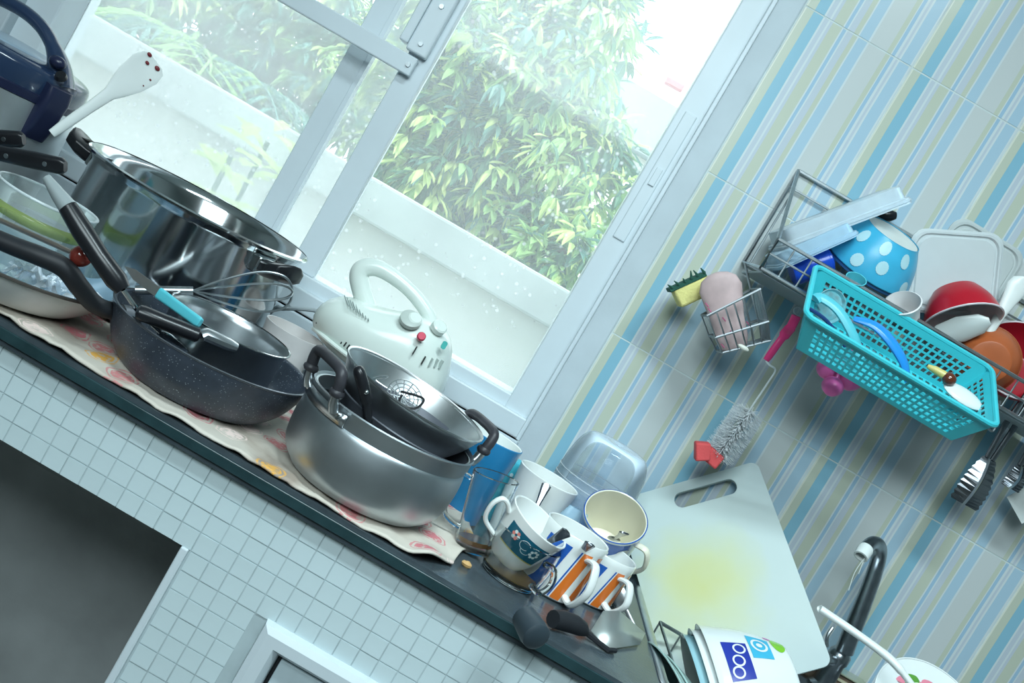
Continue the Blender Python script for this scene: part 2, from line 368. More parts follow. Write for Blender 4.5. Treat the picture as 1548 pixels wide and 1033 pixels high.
sk.loft([rr_(sw + .02, sh + .02, .03, .001), rr_(sw - .006, sh - .006, .03, .001), rr_(sw - .02, sh - .02, .035, -.165), rr_(sw - .08, sh - .08, .03, -.18)], cap0=False)
sk.build('sink_basin', STEELB, wt, solid=0.0012)
MB().box((-0.2, -0.0125, -0.011), (4.7, 0.004, 0.013)).build('edge_strip', GLEDGE, wt, bevel=0.001, smooth=False)
MOS = mat('white_mosaic_tile', lin(196, 212, 216), 0.25, var=0.05, nscale=9)
MGROUT = mat('mosaic_grout', lin(172, 187, 191), 0.85, var=0.12, nscale=20)
NICHE = mat('bare_cement', lin(160, 165, 166), 0.9, var=0.15, nscale=8, bump=0.2, bscale=60)
kc = thing('kitchen_counter', 'white mosaic-tiled kitchen counter with an open dark niche and a framed door', 'counter', (0, YF, 0))
nc = on(0, 0); nc = at(275, 825, YF)
NX, NZ = nc.x, nc.z
dcn = at(405, 935, YF)
DX, DZ = dcn.x, dcn.z
top = ZC - 0.024
body = MB()
def bb(x0, x1, z0, z1, y0, y1): body.box(((x0 + x1) / 2, (y0 + y1) / 2, (z0 + z1) / 2), (x1 - x0, y1 - y0, z1 - z0))
bb(-2.5, NX, NZ, top, 0.0012, 0.045); bb(NX, DX + 0.02, 0, top, 0.0012, 0.045); bb(DX + 0.02, 2.15, DZ - 0.02, top, 0.0012, 0.045); bb(DX + 0.6, 2.15, 0, DZ - 0.02, 0.0012, 0.045)
body.build('masonry', MGROUT, kc, smooth=False)
nb = MB()
nb.box(((-2.5 + NX) / 2, YW - YF - 0.03, NZ / 2), (NX + 2.5, 0.03, NZ)); nb.box((NX + 0.02, (YW - YF) / 2 + 0.05, NZ / 2), (0.04, YW - YF - 0.18, NZ))
nb.box(((-2.5 + NX) / 2, (YW - YF) / 2 + 0.05, NZ + 0.02), (NX + 2.5, YW - YF - 0.15, 0.03))
nb.box(((-2.5 + NX) / 2, 0.15, NZ - 0.035), (NX + 2.5, 0.04, 0.05))
nb.build('niche_lining', NICHE, kc, smooth=False)
# mosaic, tile by tile
PT = 0.0252
mt = MB().box((0, 0, 0), (PT - 0.0016, 0.008, PT - 0.0016)).mesh('mosaic_tile', smooth=False); mt.materials.append(MOS)
rest = MB(); cnt = 0
trim = 0.012
for j in range(0, 32):
    for i in range(-60, 60):
        x0, z1 = NX + trim + i * PT, top - 0.001 - j * PT
        x1, z0 = x0 + PT, z1 - PT
        if z0 < 0.02: continue
        if x0 < NX + trim - 1e-6 and z0 < NZ - 0.3 * PT: continue
        if x1 > DX + 0.004 and z0 < DZ - 0.3 * PT and x0 < DX + 0.56: continue
        c = Vector(((x0 + x1) / 2, YF + 0.004, (z0 + z1) / 2)); px, py = proj(c)
        if -22 < px < 1570 and -22 < py < 1055 and cnt < 300:
            o = put('mosaic_tile', mt, None, kc); o.location = (c.x, 0.004 + random.uniform(-0.0004, 0.0004), c.z)
            o.rotation_euler = (random.uniform(-.012, .012), 0, random.uniform(-.012, .012)); cnt += 1
        elif -1.6 < c.x < 1.6: rest.box((c.x, 0.004, c.z), (PT - 0.0016, 0.008, PT - 0.0016))
r = rest.build('mosaic_field', MOS, kc, smooth=False); r['kind'] = 'stuff'
print('mosaic tiles', cnt)
MB().box((NX + trim / 2 - 0.001, 0.004, NZ / 2), (trim - 0.002, 0.014, NZ)).build('edge_trim', WHITE_PAINT, kc, bevel=0.002, smooth=False)
# framed door
dr = MB()
prof = [(0, 0), (0.002, -0.010), (0.010, -0.014), (0.024, -0.012), (0.030, -0.004), (0.032, 0.012), (0.0, 0.012)]
W_, H_ = 0.54, DZ - 0.05
rings = []
for (cx, cz, sx, sz) in ((0, 0, 1, -1), (W_, 0, -1, -1), (W_, -H_, -1, 1), (0, -H_, 1, 1)):
    rings.append([V(DX + cx + sx * a, b, DZ + cz + sz * a) for a, b in prof])
dr.loft(rings, loop=True).build('door_frame', WHITE_PAINT, kc, ang=30)
MB().box((DX + W_ / 2, 0.016, DZ - H_ / 2), (W_ - 0.066, 0.006, H_ - 0.066)).build('door_gap_shade', BLACKR, kc, smooth=False)  # black sheet put in as the shade in the gap around the door
MB().box((DX + W_ / 2, 0.010, DZ - H_ / 2), (W_ - 0.074, 0.008, H_ - 0.074)).build('cabinet_door', mat('white_door_panel', lin(190, 206, 212), 0.4), kc, bevel=0.002, smooth=False)

# ------------------------------------------------------------------ outside
CONC = mat('weathered_concrete', lin(186, 194, 194), 0.85, var=0.22, nscale=3, bump=0.3, bscale=30)
CONC2 = mat('pale_concrete', lin(214, 216, 212), 0.85, var=0.10, nscale=2, bump=0.3, bscale=30)
YO = 3.3
zt, zm = at(560, 265, YO).z, at(529, 320, YO).z
gw = thing('garden_wall', 'weathered pale concrete boundary wall with a heavy coping, outside the window', 'wall', (-0.6, YO, 0))
MB().box((0, 0.08, (zm - 0.05) / 2), (9, 0.12, zm + 0.05)).build('wall_face', CONC2, gw, smooth=False)
MB().box((0, 0.05, (zt + zm) / 2), (9, 0.22, zt - zm)).build('coping', CONC, gw, bevel=0.01, smooth=False)
struct(MB().box((0, 14, -0.05), (60, 24, 0.1)).build('ground', mat('garden_ground', lin(120, 130, 110), 0.9, var=0.2, nscale=1), smooth=False), 'ground outside the window')

LEAFS = [mat('leaf_light', lin(206, 226, 150), 0.4, var=0.1), mat('leaf_mid', lin(160, 200, 134), 0.4, var=0.15), mat('leaf_dark', lin(76, 128, 100), 0.4, var=0.15), mat('leaf_blue', lin(98, 150, 142), 0.4, var=0.15)]
for lm in LEAFS:
    nt = lm.node_tree; p = nt.nodes['Principled BSDF']; tl = nn(nt, 'ShaderNodeBsdfTranslucent'); 
    src = p.inputs['Base Color'].links[0].from_socket; nt.links.new(src, tl.inputs[0])
    mx = nn(nt, 'ShaderNodeMixShader'); mx.inputs[0].default_value = 0.4; nt.links.new(p.outputs[0], mx.inputs[1]); nt.links.new(tl.outputs[0], mx.inputs[2]); nt.links.new(mx.outputs[0], nt.nodes['Material Output'].inputs[0])
BARK = mat('tree_bark', lin(112, 104, 92), 0.9, var=0.2, nscale=20)
def leaf(mb, c, d, up, L, W, mats, mi):
    d = d.normalized(); s = d.cross(up)
    if s.length < 1e-4: s = d.orthogonal()
    s.normalize(); u = s.cross(d)
    P = [c, c + d * L * .35 + s * W * .5 + u * W * .12, c + d * L * .38 - u * W * .1, c + d * L * .35 - s * W * .5 + u * W * .12, c + d * L - u * L * .18,
         c + d * L * .72 + s * W * .34 - u * L * .03, c + d * L * .72 - s * W * .34 - u * L * .03]
    mb.add(P, [(0, 2, 1), (0, 3, 2), (1, 2, 4, 5), (3, 6, 4, 2)]); mats += [mi] * 4
def tree(name, label, base, H, blobs, n, L, W, group='trees outside the window', weights=(3, 4, 3, 2)):
    t = thing(name, label, 'tree', base, None, group)
    tr = MB(); tr.tube(spline([(0, 0, 0), (0.05, 0.02, H * .4), (-0.05, 0, H * .75)], 5), [0.09 - 0.004 * k for k in range(11)], 8)
    for (c, r) in blobs:
        b = Vector(c) - Vector(base); tr.tube(spline([(0, 0, H * .3), b * 0.5 + V(0, 0, H * .2), b], 5), [0.045 - 0.003 * k for k in range(11)], 6)
    tr.build('trunk', BARK, t)
    mb = MB(); mi = []
    tot = sum(r ** 2 for _, r in blobs)
    for c, r in blobs:
        k = int(n * r * r / tot / 7)
        for _ in range(k):
            v = Vector((random.gauss(0, 1), random.gauss(0, 1), random.gauss(0, 1))).normalized() * r * (random.random() ** 0.4)
            v.z *= 0.85; o = Vector(c) + v - Vector(base)
            dd = (v.normalized() * 0.6 + V(random.uniform(-1, 1), random.uniform(-1, 1), random.uniform(-.9, .3))).normalized()
            m = random.choices((0, 1, 2, 3), weights)[0]
            for q in range(7):
                a = dd + Vector((random.uniform(-1, 1), random.uniform(-1, 1), random.uniform(-1, .5))) * 0.9
                leaf(mb, o + a.normalized() * 0.02, a, V(0, 0, 1), L * random.uniform(.7, 1.2), W * random.uniform(.8, 1.2), mi, m if random.random() < .75 else random.randint(0, 3))
    me = mb.mesh('foliage', smooth=False)
    for lm in LEAFS: me.materials.append(lm)
    me.polygons.foreach_set('material_index', mi)
    f = put('foliage', me, None, t); f['kind'] = 'stuff'
    return t
def bl(px, py, Y, rpx): return (at(px, py, Y), M(rpx, Y))
Yt = 5.0
tree('mango_tree', 'leafy bright green tree filling the clear pane of the window', (at(700, 380, Yt + .3).x, Yt + .3, 0), 2.6,
     [bl(760, 120, Yt, 150), bl(860, 60, Yt, 110), bl(690, 220, Yt, 120), bl(830, 240, Yt, 130), bl(720, 20, Yt + .2, 130), bl(640, 250, Yt, 85), bl(780, 330, Yt, 95), bl(860, 380, Yt - .3, 75), bl(900, 200, Yt, 60), bl(640, 120, Yt + .4, 130), bl(900, 20, Yt, 60), bl(840, -100, Yt, 140), bl(820, 390, Yt - .3, 60)], 16000, 0.125, 0.034)
Yt = 7.2
tree('garden_tree', 'hazy bluish green tree behind the grimy left pane', (at(430, 80, Yt).x, Yt, 0), 2.4,
     [bl(430, 30, Yt, 130), bl(540, 120, Yt, 120), bl(300, 60, Yt, 140), bl(200, 0, Yt, 130), bl(400, 140, Yt, 90), bl(560, 190, Yt, 80), bl(300, -60, Yt, 140), bl(480, -80, Yt, 150), bl(90, -40, Yt, 120)], 9000, 0.17, 0.042, weights=(2, 3, 4, 4))
# palm fronds
def frond_tree():
    b = at(350, 60, 4.4); t = thing('palm', 'feathery palm fronds behind the grimy left pane', 'tree', (b.x, 4.4, 0), None, 'trees outside the window')
    MB().tube([(0, 0, 0), (0, 0, b.z - 0.2)], 0.05, 8).build('trunk', BARK, t)
    for k in range(9):
        a = k / 9 * 2 * math.pi; mb = MB(); st = []
        for q in range(13):
            u = q / 12; st.append(V(math.cos(a) * u * 0.75, math.sin(a) * u * 0.5, b.z - 0.2 + 0.55 * u - 0.75 * u * u))
        mb.tube(st, 0.006, 5); mi = [0] * len(mb.f)
        for q in range(2, 13):
            d = (st[min(q + 1, 12)] - st[q - 1]).normalized(); sd = d.cross(V(0, 0, 1)).normalized()
            for s in (-1, 1): leaf(mb, st[q], d * .6 + sd * s, V(0, 0, 1), 0.26, 0.022, mi, 0)
        mb.build('frond', LEAFS[1 if k % 2 else 3], t, smooth=False)
frond_tree()
def plant(px, py, Y, n, hh, label):
    b = at(px, py, Y); t = thing('potted_shoot', label, 'plant', (b.x, Y, 0))
    mb = MB(); mb.tube([(0, 0, 0), (0.01, 0, b.z * .6), (0, 0, b.z)], 0.008, 6); mb.build('stem', LEAFS[2], t)
    mb = MB(); mi = []
    for k in range(n):
        a = random.uniform(0, 6.28); h = b.z + random.uniform(-hh, hh * .4)
        leaf(mb, V(0, 0, h), V(math.cos(a), math.sin(a), random.uniform(-.3, .6)), V(0, 0, 1), 0.16, 0.05, mi, 0)
    mb.build('leaves', LEAFS[0], t, smooth=False)
plant(350, 235, 2.75, 16, 0.2, 'light green leafy shoots in front of the garden wall')
plant(405, 215, 3.05, 10, 0.16, 'thin light green sprig growing beside the leafy shoots')
hs = thing('neighbour_house', 'white rendered neighbouring house with a grey roof beyond the trees', 'house', (2.4, 11, 0))
h0 = at(985, 150, 11)
MB().box((0.2, 1.2, h0.z / 2 - .3), (6.0, 2.4, h0.z - .6)).build('house_wall', mat('white_render', lin(238, 238, 236), 0.8, var=0.03), hs, smooth=False)
MB().prism([(-3.2, 0), (3.4, 0), (3.0, 0.6), (-2.9, 0.6)], -0.3, 2.6, TR((0, 0, h0.z - .6), RX(90) @ Matrix.Identity(3)) @ TR((0, 0, -2.3))).build('roof', mat('grey_roof', lin(132, 152, 160), 0.8, var=0.2), hs, smooth=False)
MB().tube([at(1008, 118, 10.6) - V(2.4, 11, 0), at(1034, 132, 10.6) - V(2.4, 11, 0)], 0.07, 8).build('roof_finial', mat('faded_red', lin(226, 120, 130), 0.7), hs)
# ================================================================== things on the worktop, left
def shell(prof, t):
    """closed wall profile from an outer profile (bottom centre -> rim), thickness t"""
    inner = [(max(r - t, 0.0), z + (t if i == 0 or r < 1e-4 else (t if z < prof[0][1] + t else 0))) for i, (r, z) in enumerate(prof)]
    return prof + inner[::-1]
def smoothprof(p, n=5):
    return [(max(q.x, 0.0), q.y) for q in spline([(a, b, 0) for a, b in p], n)]
def rivet(mb, c, r, m): mb.lathe([(0, r * .5), (r * .7, r * .35), (r, 0)], 10, m)

# cloth under the pans
def cloth_mat():
    m = bpy.data.materials.new('printed_cloth'); m.use_nodes = True; nt = m.node_tree; L = nt.links; p = nt.nodes['Principled BSDF']
    tc = nn(nt, 'ShaderNodeTexCoord'); n = nn(nt, 'ShaderNodeTexNoise'); n.inputs['Scale'].default_value = 45; L.new(tc.outputs['Object'], n.inputs['Vector'])
    vm = nn(nt, 'ShaderNodeVectorMath', operation='SCALE'); vm.inputs['Scale'].default_value = 0.012; L.new(n.outputs['Color'], vm.inputs[0])
    va = nn(nt, 'ShaderNodeVectorMath', operation='ADD'); L.new(tc.outputs['Object'], va.inputs[0]); L.new(vm.outputs[0], va.inputs[1])
    v = nn(nt, 'ShaderNodeTexVoronoi'); v.voronoi_dimensions = '2D'; v.inputs['Scale'].default_value = 16; v.inputs['Randomness'].default_value = 0.75; L.new(va.outputs[0], v.inputs['Vector'])
    fill = ramp(nt, [(0, (1, 1, 1)), (0.23, (0, 0, 0)), (0.275, (0.8, 0.8, 0.8)), (0.315, (0, 0, 0))]); L.new(v.outputs['Distance'], fill.inputs[0])
    sx = nn(nt, 'ShaderNodeSeparateColor'); L.new(v.outputs['Color'], sx.inputs[0])
    colr = ramp(nt, [(0, lin(206, 134, 134)), (0.36, lin(236, 214, 206)), (0.52, lin(228, 172, 84)), (0.72, lin(204, 122, 128))]); L.new(sx.outputs[0], colr.inputs[0])
    n3 = nn(nt, 'ShaderNodeTexNoise'); n3.inputs['Scale'].default_value = 170; L.new(tc.outputs['Object'], n3.inputs['Vector'])
    brk = nn(nt, 'ShaderNodeMapRange'); brk.inputs[1].default_value = 0.36; brk.inputs[2].default_value = 0.5; brk.inputs[3].default_value = 0.25; L.new(n3.outputs[0], brk.inputs[0])
    fm = nn(nt, 'ShaderNodeMath', operation='MULTIPLY'); L.new(fill.outputs[0], fm.inputs[0]); L.new(brk.outputs[0], fm.inputs[1])
    n2 = nn(nt, 'ShaderNodeTexNoise'); n2.inputs['Scale'].default_value = 9; n2.inputs['Detail'].default_value = 5; L.new(tc.outputs['Object'], n2.inputs['Vector'])
    base = ramp(nt, [(0.32, lin(160, 146, 134)), (0.48, lin(202, 194, 182)), (0.7, lin(210, 203, 193))], False); L.new(n2.outputs[0], base.inputs[0])
    mx = nn(nt, 'ShaderNodeMix', data_type='RGBA'); L.new(fm.outputs[0], mx.inputs[0]); L.new(base.outputs[0], mx.inputs[6]); L.new(colr.outputs[0], mx.inputs[7])
    L.new(mx.outputs[2], p.inputs['Base Color']); p.inputs['Roughness'].default_value = 0.85
    b = nn(nt, 'ShaderNodeTexNoise'); b.inputs['Scale'].default_value = 500; L.new(tc.outputs['Object'], b.inputs['Vector']); bu = nn(nt, 'ShaderNodeBump'); bu.inputs['Strength'].default_value = 0.25; bu.inputs['Distance'].default_value = 0.001; L.new(b.outputs[0], bu.inputs['Height']); L.new(bu.outputs[0], p.inputs['Normal'])
    return m
front = [(-160, 395), (0, 480), (110, 556), (250, 642), (330, 690), (440, 755), (530, 800), (600, 843), (682, 858)]
fw = spline([on(a, b) for a, b in front], 10)
def clothf(u, v):
    k = u * (len(fw) - 1); i = min(int(k), len(fw) - 2); f = fw[i].lerp(fw[i + 1], k - i)
    f.y = max(f.y, YF - 0.006)
    back = V(f.x + 0.025 * v, YF + 0.33, ZC)
    if u > .9: back.y -= (u - .9) * 1.6
    p = f.lerp(back, v)
    e = min(1, (1 - v) * 6)
    wr = 0.0035 * noise.noise(V(p.x * 26, p.y * 30, 1)) + 0.0025 * noise.noise(V(p.x * 60, p.y * 20, 5))
    lift = 0.010 * math.exp(-((u - 0.93) / 0.035) ** 2) * math.exp(-(v / 0.12) ** 2) + 0.012 * math.exp(-((u - 0.30) / 0.04) ** 2) * math.exp(-((v - 0.25) / 0.12) ** 2)
    p.z = ZC + 0.0045 + max(wr, -0.003) + lift
    return p
o = MB().grid(clothf, 110, 34).build('printed_cloth', cloth_mat(), ang=180, solid=0.0025)
tag(o, 'stained cream cloth printed with little pink and yellow animals, spread under the pans', 'cloth')
ZS = ZC + 0.0085    # top of the cloth

# ---------------------------------------------------------------- big steel stockpot
Y = 1.475; c = at(308, 306, Y); R = M(177, Y) * 0.995; H = c.z - ZC
sp = thing('stockpot', 'large shiny stainless steel stockpot standing behind the frying pan', 'pot', (c.x, Y, ZS))
H -= 0.0085
MB().lathe(smoothprof([(0, 0), (R * .86, 0), (R * .93, .006), (R * .945, .02)], 3) + [(R * .945, H * .5), (R * .945, H - .016), (R * .955, H - .012), (R * .99, H - .004), (R, H - .001), (R * .995, H), (R * .97, H - .004), (R * .93, H - .014), (R * .925, H * .5), (R * .925, .012), (R * .85, .006), (0, .006)], 96).build('pot_body', STEEL, sp)
MB().lathe([(R * .985, H - .006), (R * 1.006, H - .004), (R * 1.008, H - .001), (R * .99, H + .001)], 96).build('rim', STEEL, sp)
for az in (-30, 176):
    m = TR((0, 0, H - .026), RZ(az))
    h = MB().loft([[m @ V(x, y * w, z + dz) for (y, z) in ((-1, -.008), (-.6, -.013), (.6, -.013), (1, -.008), (1, .006), (.6, .011), (-.6, .011), (-1, .006))] for x, w, dz in ((R * .97, .020, 0), (R * 1.08, .022, .002), (R * 1.17, .030, .006), (R * 1.27, .026, .012), (R * 1.31, .012, .016))])
    hh = h.build('handle', BLACK, sp, bevel=0.002)
    MB().box((R * .985, 0, 0), (.02, .046, .026), m).build('handle_bracket', STEEL, sp, bevel=0.003)
    MB().prism(rrect(.018, .030, .008), .0165, .0185, m @ TR((R * 1.17, 0, 0))).build('finger_slot', mm('slot_shadow', (0.004, 0.004, 0.005), 0.8), sp)

# ---------------------------------------------------------------- rice cooker
NAVY = mat('navy_gloss_plastic', lin(38, 54, 80), 0.16, var=0.05, coat=0.4)
NAVYD = mat('dark_navy_plastic', lin(30, 36, 62), 0.3, var=0.05)
Y = 1.46; rx = at(128, 128, Y).x; RC = 0.132; cx = rx - RC
zs = at(45, 142, Y).z - ZC
rc = thing('rice_cooker', 'rice cooker with a silver body and glossy navy lid with a loop handle', 'rice cooker', (cx, Y, ZC))
MB().lathe(smoothprof([(0, 0), (.108, 0), (.122, .012), (.130, .06), (RC, .12), (RC * .99, zs - .002)], 4) + [(0, zs - .002)], 72).build('body', mat('silver_body', (0.62, 0.66, 0.68), 0.32, 0.85, var=0.03), rc)
MB().lathe([(0, zs - .001), (RC * 1.005, zs - .001), (RC * 1.01, zs + .010), (RC * .99, zs + .012), (0, zs + .012)], 72).build('seam_ring', NAVYD, rc)
MB().lathe(smoothprof([(RC * .99, zs + .011), (RC * .995, zs + .03), (RC * .95, zs + .045), (RC * .75, zs + .052), (RC * .3, zs + .054), (0, zs + .054)], 5), 72).build('lid', NAVY, rc)
MB().lathe(smoothprof([(RC * .62, zs + .052), (RC * .55, zs + .056), (RC * .3, zs + .058), (0, zs + .058)], 4), 48).build('lid_plate', mm('pale_blue_plate', lin(150, 170, 186), 0.3), rc)
hp = [(RC * .84, -.02, zs + .030), (RC * .74, -.02, zs + .056), (RC * .58, -.02, zs + .078), (RC * .34, -.02, zs + .096), (RC * .0, -.02, zs + .102), (-RC * .4, -.02, zs + .092), (-RC * .72, -.02, zs + .05)]
MB().tube(spline(hp, 8), [.030 - .0175 * min(1, k / 17) ** .8 for k in range(49)], 14, flat=.8).build('handle', NAVY, rc)
MB().ball((RC * .80, -.045, zs + .064), .010, sc=(1.3, 1, .9)).build('release_button', NAVYD, rc)
MB().lathe([(0, .006), (.007, .006), (.009, 0)], 16, TR((RC * .93, -.05, zs + .048), RX(50))).build('knob', BLACK, rc)
lm = TR((RC * .93, -.045, zs - .004), RZ(-25) @ RY(8))
MB().loft([[lm @ V(x * s, y, z) for x, y in rrect(.03, .04, .008)] for z, s in ((-.045, .7), (-.03, 1), (.02, 1.1), (.038, .6))]).build('latch', NAVYD, rc)

# rice paddle tucked against the latch
a, b, cc = at(93, 192, 1.345), at(168, 141, 1.36), at(236, 93, 1.38)
rp = thing('rice_paddle', 'white plastic rice paddle with dark red stains, propped beside the rice cooker', 'rice paddle', a)
ax = (cc - a); Lp = ax.length; Rm = axis_mat(ax, (0.5, 0.3, 0.85)).to_4x4()
rings = []
for t, w, th in ((-.1, .006, .004), (0, .007, .004), (.3, .0075, .0035), (.5, .009, .003), (.58, .014, .0025), (.72, .021, .002), (.88, .024, .0018), (.97, .020, .0015), (1.0, .012, .0012)):
    rings.append([Rm @ V(w * math.cos(q), th * math.sin(q) - (0.006 * max(0, t - .5) * (math.cos(q) ** 2)), t * Lp) for q in [k * math.pi / 8 for k in range(16)]])
MB().loft(rings).build('paddle', WPLAST, rp)
for k, (t, w) in enumerate(((.97, .008), (.93, -.005), (.99, -.012), (.86, .015), (.78, .016))):
    MB().ball((w, -.003, t * Lp), (.0034, .0026, .003, .0014, .001)[k], Rm, 8, 6, (1.2, .5, .9)).build('food_stain', mm('dark_red_stain', lin(112, 32, 40), 0.5), rp)

# ---------------------------------------------------------------- enamel dish, glass bowl, knives
Y = 1.205; c = at(10, 392, Y)
c.x = at(176, 441, Y).x - .135
dz = 0.044; KD = .135 / .175
ed = thing('enamel_dish', 'wide shallow white enamel dish with a grey-blue inside and dark rim', 'dish', (c.x, Y, ZS))
op = smoothprof([(0, 0), (.105 * KD, 0), (.13 * KD, .006), (.158 * KD, .028), (.172 * KD, dz)], 4)
MB().lathe(op + [(.135, dz + .001)], 80).build('dish_outer', mm('white_enamel', lin(214, 216, 214), 0.2), ed)
MB().lathe([(.1342, dz + .0008), (.130, dz - .001)] + [(max(r - .004, 0), z + .003) for r, z in op[::-1][1:]], 80).build('dish_inner', mm('grey_blue_enamel', lin(142, 172, 192), 0.2), ed)
MB().tube([V(.135 * math.cos(t), .135 * math.sin(t), dz) for t in [k * math.pi / 40 for k in range(80)]], .0022, 6, closed=True).build('rim', mm('dark_rim', lin(74, 70, 66), 0.4), ed)
Y = 1.225; c = at(75, 299, Y); r = M(77, Y)
zb = ZS + 0.006; hb = c.z - zb
gb = thing('glass_bowl', 'clear glass bowl with a lime green band, standing in the enamel dish', 'bowl', (c.x, Y, zb))
op = smoothprof([(0, 0), (r * .55, 0), (r * .72, .008), (r * .9, hb * .5), (r, hb)], 5)
MB().lathe(op + [(r - .0015, hb + .0015)] + [(max(q - .003, 0), z + .004 if z < .004 else z) for q, z in op[::-1]], 64).build('bowl_wall', clear_plastic('thin_clear_glass', (0.9, 0.97, 0.97), 0.06, 0.03, 1.2), gb)
MB().lathe([(r * .962, hb * .70), (r * .98, hb * .82)], 64).build('green_band', clear_plastic('lime_print', lin(196, 214, 140), 0.2), gb, solid=0.0004)
MB().tube([V((r - .001) * math.cos(t), (r - .001) * math.sin(t), hb) for t in [k * math.pi / 32 for k in range(64)]], .0017, 8, closed=True).build('rim', clear_plastic('glass_rim', (0.92, 0.98, 1.0), 0.4, 0.05, 1.0), gb)
# crumpled plastic wrap in the dish
random.seed(3)
def wrapf(u, v):
    x, y = (u - .5) * .095, (v - .5) * .10
    return V(x, y, .018 + .016 * noise.noise(V(u * 5, v * 5, 2)) + .01 * noise.noise(V(u * 13, v * 11, 7)) - .012 * (abs(u - .5) + abs(v - .5)))
q = at(96, 400, 1.20)
o = MB().grid(wrapf, 26, 26, TR((q.x, 1.2, ZS + .024))).build('plastic_wrap', clear_plastic('crinkled_film', (0.85, 0.93, 1.0), 0.18, 0.08, 0.8), ang=25)
tag(o, 'crumpled clear plastic film lying in the enamel dish', 'plastic wrap')
def knife(tip, end, Y0, Y1, label, blade):
    a, b = at(*end, Y0), at(*tip, Y1); ax = b - a; Lh = 0.115
    t = thing('kitchen_knife', label, 'knife', a, axis_mat(ax, (0, -.3, 1)), 'knives lying across the glass bowl')
    MB().loft([[V(x * s, y * s2, z) for x, y in rrect(.022, .014, .006)] for z, s, s2 in ((-.002, .6, .6), (.003, .95, .95), (.04, 1.0, 1), (.085, .88, .95), (Lh, .95, .9))], None).build('handle', BLACK, t)
    MB().prism([(-.011, Lh), (.010, Lh), (.012, Lh + .02), (.015, Lh + .14), (-.002, Lh + blade), (-.011, Lh + .1)], -.001, .001, TR((0, 0, 0), Matrix(((1, 0, 0), (0, 0, -1), (0, 1, 0))))).build('blade', STEEL, t)
    for z in (.022, .075):
        MB().lathe([(0, .0075), (.003, .0075), (.0035, .006)], 10, TR((0, 0, z), RX(90))).build('rivet', CHROME, t)
knife((-95, 212), (97, 252), 1.215, 1.235, 'black-handled knife with two rivets resting on the glass bowl rim', .2)
knife((-160, 200), (34, 211), 1.25, 1.275, 'black-handled knife lying behind the other knife, only its end showing', .2)
# rod with brown ball
a, b = at(-60, 306, 1.16), at(122, 388, 1.135)
bs = thing('ball_ended_rod', 'thin metal rod with a glossy brown ball on its end, across the dish', 'kitchen tool', b)
MB().tube([V(0, 0, 0), a - b], .0032, 8).build('rod', mm('aged_brass', (0.35, 0.30, 0.26), 0.35, 0.8), bs)
MB().ball((0, 0, 0), .0128, None, 20, 14).build('ball', mm('brown_glaze', lin(120, 48, 40), 0.12, coat=0.4), bs)

# ---------------------------------------------------------------- speckled frying pan
def speckle():
    m = mat('speckled_stone_coating', lin(58, 66, 78), 0.36, var=0.2, nscale=60); nt = m.node_tree; L = nt.links; p = nt.nodes['Principled BSDF']
    tc = nt.nodes['Texture Coordinate']; v = nn(nt, 'ShaderNodeTexVoronoi'); v.inputs['Scale'].default_value = 260; L.new(tc.outputs['Object'], v.inputs['Vector'])
    r = ramp(nt, [(0, (1, 1, 1)), (.17, (0, 0, 0))], True); L.new(v.outputs['Distance'], r.inputs[0])
    n = nn(nt, 'ShaderNodeTexNoise'); n.inputs['Scale'].default_value = 25; L.new(tc.outputs['Object'], n.inputs['Vector'])
    mu = nn(nt, 'ShaderNodeMath', operation='MULTIPLY'); L.new(r.outputs[0], mu.inputs[0]); L.new(n.outputs[0], mu.inputs[1])
    mx = nn(nt, 'ShaderNodeMix', data_type='RGBA'); src = p.inputs['Base Color'].links[0].from_socket; L.new(mu.outputs[0], mx.inputs[0]); L.new(src, mx.inputs[6]); mx.inputs[7].default_value = (*lin(170, 182, 190), 1)
    L.new(mx.outputs[2], p.inputs['Base Color']); return m
SPECK = speckle()
Y = 1.235; c = at(326, 517, Y); r = M(162, Y); hp_ = c.z - ZS
fp = thing('frying_pan', 'deep dark grey speckled frying pan with a curved black handle', 'frying pan', (c.x, Y, ZS))
op = smoothprof([(0, 0), (r * .62, 0), (r * .74, .004), (r * .88, hp_ * .38), (r * .97, hp_ * .8), (r, hp_)], 5)
MB().lathe(op + [(r + .001, hp_ + .0015), (r - .004, hp_ + .001)] + [(max(q - .005, 0), z + (.004 if z < .006 else 0)) for q, z in op[::-1]], 96).build('pan_body', SPECK, fp)
MB().tube([V((r - .001) * math.cos(t), (r - .001) * math.sin(t), hp_ + .0008) for t in [k * math.pi / 48 for k in range(96)]], .0018, 6, closed=True).build('rim', mm('worn_pan_rim', (0.25, 0.27, 0.3), 0.3, 0.9), fp)
hpts = [at(x, y, yy) - Vector((c.x, Y, ZS)) for x, y, yy in ((206, 478, 1.20), (150, 464, 1.155), (122, 436, 1.135), (98, 406, 1.12), (62, 388, 1.11), (20, 372, 1.105), (-40, 346, 1.10))]
MB().tube(spline(hpts, 6), [.0125 + .002 * math.sin(k / 36 * 3) for k in range(37)], 12, flat=.8).build('handle', BLACKR, fp)
MB().tube([hpts[0], hpts[0].lerp(hpts[1], .45)], .0145, 10, flat=.7).build('handle_collar', mm('worn_pan_rim', (0.25, 0.27, 0.3)), fp)

